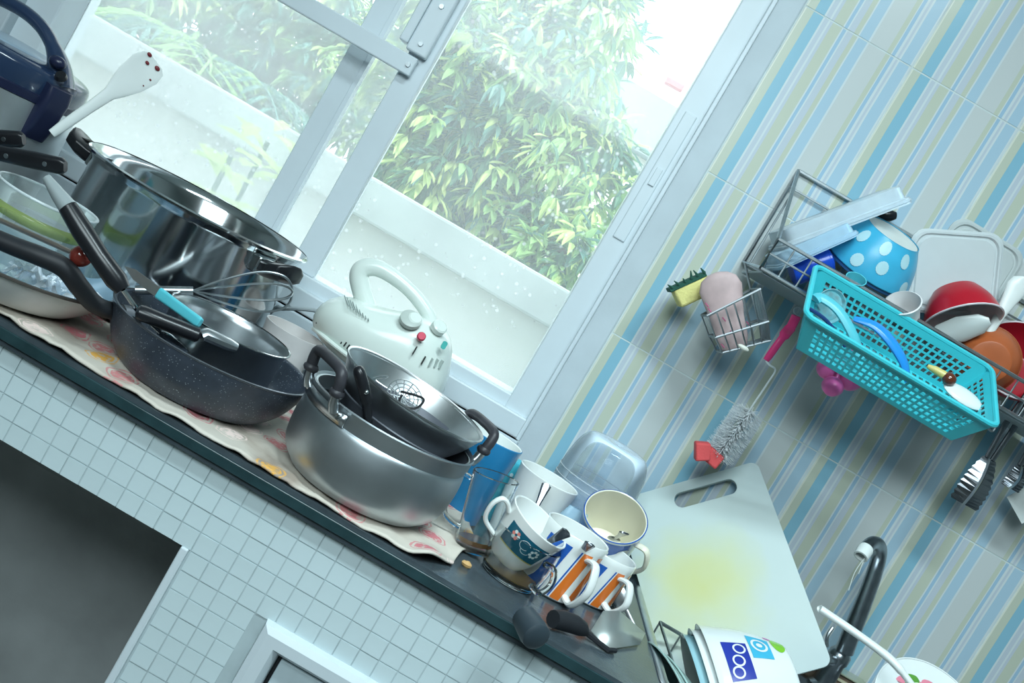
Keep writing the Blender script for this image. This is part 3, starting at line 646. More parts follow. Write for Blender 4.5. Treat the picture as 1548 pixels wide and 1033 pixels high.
# saucepan in the pan
Y = 1.25; c = at(351, 492, Y); r = M(98, Y); zb = ZS + .0055; h = c.z - zb
sc = thing('saucepan', 'small stainless steel saucepan with black handle sitting inside the frying pan', 'saucepan', (c.x, Y, zb))
MB().lathe([(0, 0), (r * .86, 0), (r * .93, .004), (r * .945, .012), (r * .945, h - .008), (r, h - .001), (r * .995, h), (r * .955, h - .004), (r * .925, h - .012), (r * .925, .008), (0, .004)], 72).build('pan_body', STEELB, sc)
MB().tube([V(r * math.cos(t), r * math.sin(t), h) for t in [k * math.pi / 36 for k in range(72)]], .0013, 6, closed=True).build('rim', STEEL, sc)
p0 = at(345, 520, 1.168) - sc.location; p1 = at(310, 505, 1.15) - sc.location
q0 = at(302, 508, 1.145) - sc.location; q1 = at(206, 470, 1.115) - sc.location
MB().tube([p0 + (p0 - p1) * .35, p0, p1, q0], [.007, .010, .010, .009], 10, flat=.8).build('handle_bracket', STEELB, sc)
MB().tube([q0.lerp(q1, t) for t in (0, .04, .3, .6, .9, .97, 1)], [.008, .0115, .012, .0115, .012, .0105, .004], 12, flat=.8).build('handle', BLACK, sc)

# ladle handle with grey tip
pts = [at(x, y, yy) for x, y, yy in ((70, 268, 1.105), (88, 294, 1.105), (103, 314, 1.104), (125, 350, 1.103), (150, 388, 1.104), (176, 424, 1.106), (186, 438, 1.108), (208, 470, 1.13), (262, 520, 1.165))]
ld = thing('cooking_spoon', 'cooking spoon with thick black handle and pale grey tip leaning out of the pan', 'cooking spoon', pts[8])
P = [p - pts[8] for p in pts]
MB().tube(P[0:3], [.005, .0085, .0105], 12).build('handle_tip', mm('grey_grip', lin(150, 160, 162), 0.4), ld)
MB().tube(P[2:7], [.0108, .0122, .0115, .0125, .009], 12).build('handle', BLACK, ld)
MB().tube(P[6:9], .0028, 8).build('shaft', STEEL, ld)
MB().ball((0, 0, 0), .02, TR((0, 0, 0), axis_mat(P[7], (1, 0, 0))), 14, 8, (1, .35, 1.2)).build('spoon_head', STEEL, ld)
# turquoise handled knife
TURQ = mat('turquoise_plastic', lin(86, 186, 200), 0.35, var=0.03)
a, b, d = at(303, 489, 1.15), at(230, 436, 1.15), at(178, 398, 1.19)
tk = thing('paring_knife', 'small knife with a flat turquoise handle lying across saucepan and frying pan', 'knife', a, axis_mat(d - a, (0.2, 0, 1)))
Lh = (b - a).length
MB().loft([[V(x * s, y, z) for x, y in rrect(.013, .008, .003)] for z, s in ((0, .8), (.004, 1), (Lh * .6, 1.02), (Lh, 1.12))]).build('handle', TURQ, tk, bevel=.001)
MB().prism([(-.006, Lh), (.0065, Lh), (.0065, Lh + .045), (.002, Lh + .06), (-.005, Lh + .04)], -.0008, .0008, TR((0, 0, 0), Matrix(((1, 0, 0), (0, 0, -1), (0, 1, 0))))).build('blade', mm('grey_blade', (0.5, 0.52, 0.5), 0.35, 0.9), tk)
# balloon whisk behind the saucepan
a = at(292, 440, 1.27); wk = thing('balloon_whisk', 'wire balloon whisk lying behind the saucepan', 'whisk', a)
tipc = at(442, 442, 1.31) - a
for k in range(4):
    ang = k * math.pi / 4 + .2; ax = tipc.normalized(); s1 = ax.cross(V(0, 0, 1)).normalized(); s2 = ax.cross(s1)
    sv = s1 * math.cos(ang) + s2 * math.sin(ang)
    pts = [V(0, 0, 0), tipc * .25 + sv * .014, tipc * .65 + sv * .028, tipc * .92 + sv * .022, tipc, tipc * .92 - sv * .022, tipc * .65 - sv * .028, tipc * .25 - sv * .014, V(0, 0, 0)]
    MB().tube(spline(pts, 6), .0014, 6).build('wire_loop', CHROME, wk)
MB().tube([V(0, 0, 0), -tipc.normalized() * .07], .006, 10).build('handle', STEELB, wk)

# ---------------------------------------------------------------- white bowl with brown scraps
Y = 1.46; c = at(447, 500, Y); r = M(48, Y); h = c.z - ZC
cb = thing('plastic_bowl', 'white plastic bowl with brown scraps beside the mixer', 'bowl', (c.x, Y, ZC))
op = smoothprof([(0, 0), (r * .6, 0), (r * .8, h * .4), (r, h)], 5)
MB().lathe(op + [(max(q - .0025, 0), z + (.003 if z < .003 else 0)) for q, z in op[::-1]], 48).build('bowl_wall', mm('milky_plastic', lin(214, 212, 212), 0.3), cb)
random.seed(5)
sm = MB()
for k in range(14):
    a = random.uniform(0, 6.28); q = r * .55 * random.random() ** .5
    sm.ball((q * math.cos(a), q * math.sin(a), h * .72 + random.uniform(-.006, .008)), random.uniform(.008, .013), None, 8, 6, (1.2, 1, .6))
sm.lathe([(0, h * .6), (r * .82, h * .6), (r * .8, h * .7), (0, h * .74)], 24)
o = sm.build('food_scraps', mm('brown_scraps', lin(176, 148, 130), 0.7, var=.2), cb, ang=60); o['kind'] = 'stuff'

# ---------------------------------------------------------------- white appliance (hand mixer base)
APP = mat('cream_appliance_plastic', lin(214, 224, 218), 0.26, var=0.02, coat=0.2)
Y = 1.50
A = lambda x, y, yy=Y: at(x, y, yy)
c = A(578, 500); mx_ = thing('food_mixer', 'glossy cream electric mixer body with loop handle, vents and a red button', 'mixer', (c.x, Y, ZC))
def L_(x, y, yy=Y): return at(x, y, yy) - Vector((c.x, Y, ZC))
# body lofted along its length (x' direction); stations given by top/bottom outline pixels
st = [((474, 492), (480, 502), .012), ((476, 474), (492, 520), .034), ((490, 456), (512, 536), .052), ((512, 446), (536, 556), .064), ((540, 450), (566, 576), .070), ((566, 462), (590, 588), .073),
      ((600, 470), (618, 598), .073), ((630, 474), (640, 604), .070), ((655, 484), (658, 606), .062), ((672, 496), (668, 600), .050), ((681, 512), (674, 585), .032), ((684, 530), (680, 560), .012)]
rings = []
for tp, bt, hw in st:
    a, b = L_(*tp), L_(*bt); cen = (a + b) / 2; up = (a - b) / 2
    ring = []
    for k in range(28):
        t = 2 * math.pi * k / 28; cs, sn = math.cos(t), math.sin(t)
        f = lambda v, e: math.copysign(abs(v) ** e, v)
        ring.append(cen + up * f(sn, .72) + V(0, hw * f(cs, .72), 0))
    rings.append(ring)
MB().loft(rings).build('housing', APP, mx_, ang=180, sub=1)
# handle arch
hpts = [L_(556, 468), L_(547, 440), L_(543, 416), L_(553, 405), L_(575, 407), (L_(602, 424)), L_(626, 446), L_(645, 472), L_(652, 490)]
MB().tube(spline(hpts, 7), [.0150 - .004 * min(1, max(0, (k - 18) / 20)) for k in range(57)], 14, flat=.8, up=(0, 1, 0)).build('handle', APP, mx_)
# base skirt and vent row on the lower left
fy = -.052
vent = mm('vent_shadow', (0.02, 0.025, 0.025), 0.7)
for k in range(11):
    t = k / 10; p = L_(482 + 46 * t, 486 + 38 * t, Y - .030 - .030 * t)
    MB().box((0, 0, 0), (.0022, .006, .0075), TR(p + V(0, -.006, 0), RY(6))).build('vent_slot', vent, mx_, bevel=.0005, smooth=False)
sk_ = [L_(474, 497, Y - .02), L_(482, 503, Y - .04), L_(500, 518, Y - .058), L_(530, 541, Y - .070), L_(560, 562, Y - .076)]
MB().tube(spline(sk_, 6), .0035, 8).build('base_seam', APP, mx_)
for k in range(9):
    t = k / 8; p = L_(518 + 34 * t, 447 + 26 * t, Y - .05); q = L_(528 + 30 * t, 463 + 22 * t, Y - .064)
    MB().tube([p + V(0, .012, 0), q + V(0, -.004, 0)], .0009, 5).build('grille_rib', mm('grille_grey', lin(150, 164, 162), .5), mx_)
def stud(px, py, yy, r, hgt, m, nm, tilt=(0, -1, .45)):
    p = L_(px, py, yy)
    return MB().lathe([(0, hgt), (r * .8, hgt), (r, hgt * .6), (r, -hgt)], 24, TR(p, axis_mat(tilt))).build(nm, m, mx_)
stud(621, 483, Y - .058, .0165, .004, mm('dial_recess', lin(176, 186, 180), .4), 'dial_recess', (0, -.7, .8))
stud(627, 483, Y - .056, .011, .005, APP, 'dial', (.1, -.7, .8))
stud(664, 495, Y - .042, .012, .005, APP, 'dial', (.3, -.6, .8))
stud(637, 509, Y - .072, .0065, .004, mm('red_button', lin(200, 40, 76), .2), 'button', (.1, -1, .4))
MB().prism(rrect(.008, .012, .003), 0, .0015, TR(L_(671, 522, Y - .058), axis_mat((.5, -.8, .2), (1, 0, 0)))).build('logo_badge', mm('green_badge', lin(80, 176, 170), .4), mx_)
for k, (px, py) in enumerate(((627, 530), (640, 545), (651, 548), (659, 549), (666, 551))):
    MB().box((0, 0, 0), (.0016, .006, .013), TR(L_(px, py, Y - .074 + .006 * k), RZ(12 * k))).build('front_slot', vent if k < 2 else mm('slot_grey', lin(170, 182, 178), .5), mx_, smooth=False)
# power cord
cp = [at(414, 468, 1.60), at(428, 467, 1.57), at(450, 467, 1.55), at(478, 470, 1.54), at(500, 480, 1.535)]
for k, q in enumerate(cp): q.z = max(q.z, ZC + .006)
cpz = [V(cp[0].x - .03, 1.645, ZC + .012)] + cp
tag(MB().tube(spline(cpz, 6), .0035, 8).build('power_cord', mm('grey_cord', lin(160, 170, 174), .5)), 'grey power cord running behind the stockpot to the mixer', 'cord')

# ---------------------------------------------------------------- aluminium pot with colander
Y = 1.212; c = at(598, 631, Y); r = M(139, Y); h = c.z - ZS
ap = thing('aluminium_pot', 'dull round-bellied aluminium pot with two dark bar handles', 'pot', (c.x, Y, ZS))
op = smoothprof([(0, 0), (r * .70, 0), (r * .84, .006), (r * .96, h * .22), (r * 1.0, h * .5), (r * .99, h * .74), (r * .965, h * .80)], 5) + [(r * .975, h * .82), (r * .985, h * .98), (r * 1.0, h), (r * .985, h + .0015), (r * .965, h - .002)]
MB().lathe(op + [(max(q - .005, 0), z + (.004 if z < .006 else 0)) for q, z in op[:-3][::-1]], 96).build('pot_body', ALU, ap)
BAKE = mat('worn_dark_bakelite', (0.035, 0.035, 0.042), 0.45, var=0.25, nscale=60)
for az in (222, 38):
    m = TR((0, 0, h), RZ(az))
    g = [(r * 1.01, -.036, -.004), (r * 1.06, -.036, .010), (r * 1.09, -.036, .026), (r * 1.11, -.029, .036), (r * 1.12, 0, .038), (r * 1.11, .029, .036), (r * 1.09, .036, .026), (r * 1.06, .036, .010), (r * 1.01, .036, -.004)]
    MB().tube(spline(g[1:8], 5), .0068, 10, m).build('handle', BAKE, ap)
    for s in (-1, 1):
        MB().tube([(r * .985, s * .036, -.010), (r * 1.03, s * .036, -.002), (r * 1.06, s * .036, .012)], [.006, .006, .006], 10, m).build('handle_post', STEELB, ap)
        MB().lathe([(.0072, -.003), (.0095, 0), (.0095, .003), (.0072, .006)], 14, m @ TR((r * 1.06, s * .036, .010))).build('collar', BAKE, ap)
    def strapf(u, v):
        t = (u - .5) * .95 * 2 * .5; return V(r * 1.004 * math.cos(t), r * 1.004 * math.sin(t), -.020 + v * .014)
    sto = MB().grid(strapf, 14, 1, m).build('handle_strap', STEELB, ap, solid=.002)
    for t in (-.38, .38):
        MB().lathe([(0, .0025), (.003, .002), (.0042, 0)], 12, m @ TR((r * 1.008 * math.cos(t), r * 1.008 * math.sin(t), -.013), axis_mat((math.cos(t), math.sin(t), 0)))).build('rivet', STEEL, sto)
# dark pan tucked in the pot
pc = V(c.x - .004, Y + .002, ZS)
NONST = mat('worn_grey_nonstick', lin(78, 82, 90), 0.38, 0.2, var=0.1)
pn = thing('nonstick_pan', 'small dark grey non-stick pan tucked inside the aluminium pot, handle upright', 'pan', at(616, 634, 1.214), axis_mat((.06, -.03, 1)))
rp_ = .097
op = smoothprof([(0, -.036), (rp_ * .75, -.036), (rp_ * .88, -.024), (rp_, 0)], 5)
MB().lathe(op + [(rp_ - .001, .0015)] + [(max(q - .0025, 0), z + (.0025 if z < -.03 else 0)) for q, z in op[::-1]], 72).build('pan_body', NONST, pn)
i3 = axis_mat((.06, -.03, 1)).transposed()
hh = [i3 @ (at(x, y, yy) - pn.location) for x, y, yy in ((556, 640, 1.124), (555, 618, 1.12), (552, 596, 1.116), (546, 572, 1.114), (540, 553, 1.114))]
MB().tube(spline(hh, 5), [.0075] * 8 + [.0095] * 10 + [.0085, .007, .003], 12, flat=.75).build('handle', BLACK, pn)
MB().ball(hh[2] + i3 @ V(.001, -.0085, .004), .003, None, 10, 6).build('hang_hole_rivet', STEEL, pn)
# colander
n_ = axis_mat((.085, -.02, 1))
cl = thing('colander', 'light aluminium colander with pierced bottom resting in the pot', 'colander', at(628, 597, 1.232), n_)
rc_ = M(124, 1.232)
op = smoothprof([(0, -.070), (rc_ * .42, -.069), (rc_ * .66, -.052), (rc_ * .86, -.026), (rc_ * .97, -.004), (rc_ * .985, 0)], 5)
MB().lathe(op + [(rc_, .001), (rc_, .003), (rc_ * .975, .002)] + [(max(q - .002, 0), z + (.0015 if z < -.05 else 0)) for q, z in op[::-1]], 80).build('bowl_wall', mat('spun_aluminium', (0.66, 0.69, 0.70), 0.33, 1.0, var=0.08, nscale=30), cl)
hl = MB()
for ring, nn_ in ((.012, 8), (.022, 14), (.032, 20), (.042, 26), (.054, 30)):
    for k in range(nn_):
        t = 2 * math.pi * k / nn_
        zz = -.0672 if ring < .043 else -.0600
        hl.lathe([(0, .0003), (.0016, .0003)], 6, TR((ring * math.cos(t), ring * math.sin(t), zz)))
o = hl.build('perforations', mm('hole_dark', (0.015, 0.017, 0.02), .9), cl); o['kind'] = 'stuff'
# wire masher coil and black wire loop in it
wc = at(612, 600, 1.217); ws = thing('wire_strainer', 'small round wire strainer with a bent black wire loop, lying in the colander', 'strainer', wc, axis_mat((.25, -.75, .6)))
for rr_k in (.024, .019, .014, .009):
    MB().tube([V(rr_k * math.cos(t), rr_k * math.sin(t) * .9, -.25 * (.024 - rr_k)) for t in [k * math.pi / 14 for k in range(28)]], .0009, 5, closed=True).build('wire_ring', mm('pale_wire', (0.7, 0.73, 0.74), .25, .9), ws)
for k in range(6):
    t = k * math.pi / 6
    MB().tube([V(.024 * math.cos(t), .0216 * math.sin(t), 0), V(0, 0, -.006), V(-.024 * math.cos(t), -.0216 * math.sin(t), 0)], .0008, 5).build('wire_spoke', mm('pale_wire', (0.7, 0.73, 0.74)), ws)
i4 = axis_mat((.25, -.75, .6)).transposed()
lp = [i4 @ (at(x, y, 1.187) - wc) for x, y in ((606, 592), (637, 601), (639, 609), (626, 618), (604, 610), (608, 597))]
MB().tube(spline(lp, 3), .0016, 6).build('wire_loop', BLACK, ws)
l2 = [i4 @ (at(x, y, 1.224) - wc) for x, y in ((563, 572), (572, 569), (586, 569), (580, 573), (568, 575), (590, 590))]
MB().tube(spline(l2, 4), .0011, 6).build('wire_hook', mm('pale_wire', (0.7, 0.73, 0.74)), ws)
# ================================================================== cups, board and sink side
def cup(name, label, cat, loc, R, rt, rb, h, outer, inner, handle=None, t=.003, curve=0.0, group=None, foot=.0, hmat=None, seg=56):
    """hollow mug; handle = (azimuth, z0, z1, reach, thickness)"""
    o = thing(name, label, cat, loc, R, group)
    prof = [(0, 0), (rb * .9, 0), (rb, .003)] + [(rb + (rt - rb) * (k / 8) ** (1 - curve) if curve >= 0 else rb + (rt - rb) * (k / 8) ** (1 - curve), .003 + (h - .003) * k / 8) for k in range(1, 9)]
    o['_'] = 0; del o['_']
    body = MB().lathe(prof + [(rt - t * .2, h + .0008), (rt - t * .5, h + .001)], seg).build('body', outer, o)
    inn = [(rt - t * .5, h + .001), (rt - t, h)] + [(max(r - t, 0), max(z, .005)) for r, z in prof[::-1][1:-2]] + [(rb * .7, .0045), (0, .0045)]
    MB().lathe(inn, seg).build('inner_wall', inner, o)
    if handle:
        az, z0, z1, reach, th = handle
        rr = lambda z: rb + (rt - rb) * z / h
        m = TR((0, 0, 0), RZ(az))
        pts = [(rr(z0) - t * .5, 0, z0), (rr(z0) + reach * .55, 0, z0 - .002), (rr(z0) + reach, 0, z0 + (z1 - z0) * .3), (rr(z0) + reach * 1.05, 0, z0 + (z1 - z0) * .62), (rr(z1) + reach * .6, 0, z1 + .001), (rr(z1) - t * .5, 0, z1 - .002)]
        MB().tube(spline(pts, 6), th, 10, m, flat=.62).build('handle', hmat or outer, o)
    return o, (lambda z: rb + (rt - rb) * max(z, 0) / h)
def surf(rf, a, z, off=.0005): r = rf(z) + off; return V(r * math.cos(a), r * math.sin(a), z)
def patch(rf, a0, a1, z0, z1, n=14, m=6, off=.0005): return MB().grid(lambda u, v: surf(rf, a0 + (a1 - a0) * u, z0 + (z1 - z0) * v, off), n, m)
def oval(rf, a, z, w, h, off=.0006, n=20, mb=None):
    mb = mb or MB(); vs = [surf(rf, a, z, off)]
    r = rf(z)
    for s in (.5, 1):
        for k in range(n):
            t = 2 * math.pi * k / n; vs.append(surf(rf, a + s * w * math.cos(t) / r, z + s * h * math.sin(t), off))
    fs = [(0, 1 + k, 1 + (k + 1) % n) for k in range(n)] + [(1 + k, 1 + n + k, 1 + n + (k + 1) % n, 1 + (k + 1) % n) for k in range(n)]
    return mb.add(vs, fs)
def ringp(rf, a, z, w, h, th, off=.0008, a0=0.0, a1=2 * math.pi, n=28, mb=None):
    mb = mb or MB(); r = rf(z); R0, R1 = [], []
    for k in range(n + 1):
        t = a0 + (a1 - a0) * k / n
        R0.append(surf(rf, a + w * math.cos(t) / r, z + h * math.sin(t), off)); R1.append(surf(rf, a + (w - th) * math.cos(t) / r, z + (h - th) * math.sin(t), off))
    return mb.loft([R0, R1], closed=False)
def spoon(label, tail, head, w, m=None, hw=.003, name='teaspoon', group=None):
    """tail and head are world points"""
    d = head - tail; L = d.length
    o = thing(name, label, 'spoon', head, axis_mat(-d, d.cross(V(0, 1, 0))), group)
    MB().loft([[V(x * k, y * (.6 if k < 2 else .35), z) for x, y in rrect(.0078, .0050, .002, 2)] for z, k in ((.015, .7), (.03, .8), (L * .6, 1.0), (L * .85, 1.6), (L * .97, 1.9), (L, 1.0))]).build('handle', m or STEELB, o)
    MB().ball((0, 0, 0), w, None, 14, 8, (1, .32, 1.45)).build('bowl', m or STEELB, o)
    return o
BLUEP = mat('blue_plastic', lin(38, 126, 178), 0.25, var=0.03)
BLUEM = mat('cobalt_glaze', lin(40, 92, 176), 0.14, var=0.05, coat=0.4)
CREAMW = mat('cream_glaze', lin(232, 228, 208), 0.14, var=0.02, coat=0.3)
ORNG = mat('orange_glaze', lin(214, 112, 40), 0.15, var=0.04, coat=0.3)
TEALG = mat('dark_teal_print', lin(22, 92, 116), 0.2, var=0.06)
STEELD = mat('dull_spoon_steel', (0.30, 0.32, 0.35), 0.25, 1.0, var=0.1)
# blue pitcher
Y = 1.42; ct = at(747, 660, Y); h = ct.z - ZC
cup('plastic_jug', 'tall blue plastic tumbler with white inside, behind the aluminium pot', 'tumbler', (ct.x, Y, ZC), None, M(50, Y), M(42, Y), h, BLUEP, WPLAST)
# turquoise carton behind
c = at(767, 716, 1.50)
tb = thing('tea_packet', 'small turquoise patterned packet standing behind the white mug', 'packet', (c.x, 1.52, ZC), RZ(12))
hk = c.z + .022 - ZC
MB().box((0, 0, hk / 2), (.055, .03, hk)).build('carton', mm('turquoise_card', lin(70, 184, 204), .5), tb, bevel=.002, smooth=False)
for k in range(6):
    MB().prism([(.003 * math.cos(t), .003 * math.sin(t)) for t in [q * math.pi / 5 for q in range(10)]], 0, .0006, TR((-.02 + .008 * k, -.0152, hk - .012 - .01 * (k % 2)), RX(90))).build('printed_dot', mm('white_print', lin(220, 236, 240), .5), tb)
# tall glass mug
Y = 1.255; b = on(709, 838); Rg = axis_mat((-.20, .02, 1))
gm = thing('glass_mug', 'tall clear glass mug with coffee dregs and a thin glass handle', 'glass mug', (b.x, b.y + .01, ZC + .004), Rg)
hG, r0, r1 = .100, .0225, .031
MB().lathe([(0, 0), (r0, 0), (r0 + .001, .004), (r1, hG), (r1 - .0012, hG + .001), (r1 - .0026, hG), (r0 - .0005, .010), (0, .009)], 48).build('glass_wall', GLASS, gm)
MB().lathe([(0, .0095), (r0 - .001, .0104), (r0 - .0006, .016), (0, .0155)], 40).build('coffee_dregs', mm('coffee', lin(120, 84, 50), .2), gm)
MB().tube(spline([(-r1 + .001, 0, .088), (-r1 - .014, -.004, .09), (-r1 - .021, -.004, .07), (-r1 - .016, -.004, .035), (-r0 - .001, 0, .022)], 7), .0032, 8).build('handle', GLASS, gm)
# tall white mug at the back
Y = 1.47; c = at(831, 722, Y); h = c.z - ZC
wm, rf = cup('white_mug', 'plain tall white mug standing behind the teal-banded teacup', 'mug', (c.x, Y, ZC), None, M(50, Y), M(40, Y), h, CERAM, CERAM)
MB().tube([surf(rf, -1.75 + .35 * math.cos(t), h * .5 + .014 * math.sin(t), .0004) for t in [k * math.pi / 10 for k in range(20)]], .0007, 5, closed=True).build('printed_ring', mm('grey_print', lin(150, 156, 150), .4), wm)
# short glass mug holding the teacup
Y = 1.235; b = at(770, 868, Y)
sg = thing('glass_teacup', 'short clear glass cup with a glass handle, holding the white teacup', 'glass cup', (b.x, Y, ZC + .0005))
rg, hg = .0445, .060
MB().lathe(smoothprof([(0, 0), (rg * .72, 0), (rg * .86, .006), (rg * .98, .03), (rg, hg)], 5) + [(rg - .0012, hg + .001)] + [(max(q - .0028, 0), max(z, .006)) for q, z in smoothprof([(0, 0), (rg * .72, 0), (rg * .86, .006), (rg * .98, .03), (rg, hg)], 5)[::-1]], 56).build('glass_wall', GLASS, sg)
MB().lathe([(0, .0062), (rg * .74, .0066), (rg * .86, .0105), (0, .0105)], 40).build('tea_dregs', mm('tea', lin(134, 104, 62), .2), sg)
MB().tube(spline([(rg * .97, 0, .048), (rg + .016, 0, .05), (rg + .024, 0, .034), (rg + .014, 0, .016), (rg * .93, 0, .016)], 7), .0042, 8, TR((0, 0, 0), RZ(-50))).build('handle', GLASS, sg)
# teacup with teal band
rim = at(817, 789, 1.235); Ra = axis_mat((.235, -.12, .96), (1, 0, 0)); hC = .066
tc_, rf = cup('teacup', 'white teacup with a dark teal floral band, tilted inside the short glass cup', 'teacup', rim - (Ra @ V(0, 0, hC)), Ra, M(54, 1.235), M(32, 1.235), hC, CERAM, CERAM, None, curve=.35)
rb_, rt_ = M(32, 1.235), M(54, 1.235)
rf = lambda z: rb_ + (rt_ - rb_) * (max(min((z - .003) / (hC - .003), 1), .001)) ** .65
d0 = math.radians(-90)
band = patch(rf, d0 - .80, d0 + .80, .025, .054, 18, 6, .0006).build('teal_band', TEALG, tc_)
patch(rf, d0 - .80, d0 + .80, .0235, .0250, 18, 2, .0007).build('gold_line', mm('gold_print', lin(190, 180, 90), .3), tc_)
fl = mm('pink_flower_print', lin(222, 132, 120), .4); wf = mm('white_flower_print', lin(220, 232, 230), .4)
for k in range(6):
    t = k * math.pi / 3; oval(rf, d0 - .42 + .10 * math.cos(t), .044 + .0042 * math.sin(t), .0024, .0024, .0011).build('petal', fl if k % 2 else wf, band)
for k in range(7):
    t = k * math.pi / 3.5; oval(rf, d0 + .42 + .12 * math.cos(t), .040 + .0050 * math.sin(t), .0020, .0020, .0011).build('petal', wf, band)
ringp(rf, d0 + .0, .043, .0075, .0065, .0008, .0011, .5, 5.6).build('scroll', wf, band)
ringp(rf, d0 + .12, .036, .006, .004, .0007, .0011, 2.8, 6.2).build('scroll', wf, band)
hm = TR((0, 0, 0), RZ(200))
MB().tube(spline([(rt_ * .95, 0, .052), (rt_ + .008, 0, .060), (rt_ + .018, 0, .060), (rt_ + .022, 0, .046), (rt_ + .014, 0, .026), (rf(.02), 0, .016)], 7), .0042, 10, hm, flat=.75).build('handle', CERAM, tc_)
# striped mugs
def striped(loc, label, az, R=None, hM=.087):
    rM = .0455
    o, rf = cup('striped_mug', label, 'mug', loc, R, rM, rM * .93, hM, CERAM, CERAM, (az, .012, hM - .018, .029, .0064), group=None)
    d = math.radians(az)
    for (a0, a1, m_) in ((-1.55, -.74, BLUEM), (-.36, -.04, ORNG), (.22, .55, ORNG), (-.45, -.40, BLUEM)):
        # slanted stripes following the mug wall
        MB().grid(lambda u, v: surf(rf, d + a0 + (a1 - a0) * u + (v - .5) * .25, .004 + v * (hM - .016), .0005), 10, 8).build('stripe', m_, o)
    oval(rf, d - 1.62, hM * .42, .021, .030, .0009).build('white_oval', CERAM, o)
    return o
p1_ = at(864, 822, 1.285)
striped((p1_.x, 1.285, ZC + .0005), 'white mug with blue and orange slanted stripes, handle towards the worktop edge', -58)
p2_ = at(915, 838, 1.35)
striped((p2_.x, 1.350, ZC + .0005), 'white and orange striped mug under the blue mug, next to the cutting board', -50, None, .072)
# blue mug lying on them
rimc = at(931, 781, 1.405); Rb = axis_mat((-.16, -.60, .75), (1, 0, 0)); hB = .088
bm, rf = cup('blue_mug', 'blue mug with white ovals and cream inside, tipped towards the room on the other mugs', 'mug', rimc - Rb @ V(0, 0, hB), Rb, M(51, 1.405), M(44, 1.405), hB, BLUEM, CREAMW, (-22, .018, .072, .027, .0055), hmat=CREAMW)
for a, z, w_, h_ in ((-2.2, .066, .011, .016), (-1.62, .060, .012, .012), (-1.3, .038, .017, .010), (-.9, .062, .010, .009), (-2.1, .03, .012, .013)):
    oval(rf, a, z, w_, h_).build('white_oval', CERAM, bm)
MB().lathe([(M(51, 1.405) - .0004, hB - .0035), (M(51, 1.405) + .0004, hB - .003), (M(51, 1.405) + .0002, hB + .0006)], 56).build('rim_band', CERAM, bm)
# spoons
spoon('steel teaspoon standing in the blue mug, only its tip showing', at(944, 806, 1.36), at(928, 815, 1.44), .010, STEELD)
spoon('steel teaspoon leaning out of the white teacup over its rim', at(858, 804, 1.185), at(800, 836, 1.23), .010, STEELD)
spoon('steel teaspoon standing in the striped mug with its end over the rim', at(893, 822, 1.225), at(862, 850, 1.28), .010, STEELD)
spoon('curved steel spoon leaning against the plain white mug', at(827, 732, 1.40), at(796, 800, 1.36), .010, STEELD)
# clear plastic tub upside down
Y = 1.555; c = at(916, 705, Y); top = at(908, 656, Y).z - ZC
ct_ = thing('plastic_tub', 'clear plastic tub turned upside down by the wall behind the mugs', 'tub', (c.x + .002, Y, ZC))
MB().lathe(smoothprof([(.072, 0), (.0715, .004), (.068, top * .45), (.064, top * .78), (.054, top * .95), (.036, top), (.0, top * .985)], 6), 56).build('tub_wall', clear_plastic('clear_pet', (0.86, 0.94, 1.0), 0.02, 0.04, 1.0), ct_, solid=.0008)
for zz in (.55, .62): MB().tube([V(.0675 * math.cos(t), .0675 * math.sin(t), top * zz) for t in [k * math.pi / 28 for k in range(56)]], .001, 5, closed=True).build('rib', clear_plastic('clear_pet_rib', (0.9, 0.96, 1.0), 0.25, 0.05, 1.0), ct_)
MB().lathe([(.069, .003), (.066, top * .52)], 48).build('milky_sleeve', clear_plastic('pale_blue_film', (0.72, 0.86, 0.98), 0.2, 0.3, .4), ct_, solid=.0005)
# pale blue bag behind the mugs
c = at(872, 790, 1.415)
def bagf(u, v):
    t = u * 2 * math.pi; z = v * .085; r = (.024 + .006 * math.sin(3 * t + 4 * v) + .004 * noise.noise(V(u * 9, v * 7, 1))) * (1 - .45 * v ** 3)
    return V(r * math.cos(t), .62 * r * math.sin(t), z)
o = MB().grid(bagf, 40, 16, TR((c.x - .004, 1.43, ZC + .0005))).build('plastic_bag', clear_plastic('blue_film', (0.55, 0.78, 0.92), 0.45, 0.25, .4), ang=60)
tag(o, 'crumpled pale blue plastic bag between the white mug and the blue mug', 'plastic bag')
# walnut-like crumb
random.seed(11)
c = on(703, 858); cr = MB().ball((0, 0, 0), .0055, TR(V(c.x, c.y, ZC + .0042)), 10, 7, (1.3, .8, .75))
for k, p in enumerate(cr.v): cr.v[k] = p + Vector((random.uniform(-1, 1), random.uniform(-1, 1), random.uniform(-1, 1))) * .0009
tag(cr.build('nut_shell', mm('nut_brown', lin(196, 158, 104), .7, var=.2)), 'small tan nut shell crumb on the dark worktop', 'crumb')

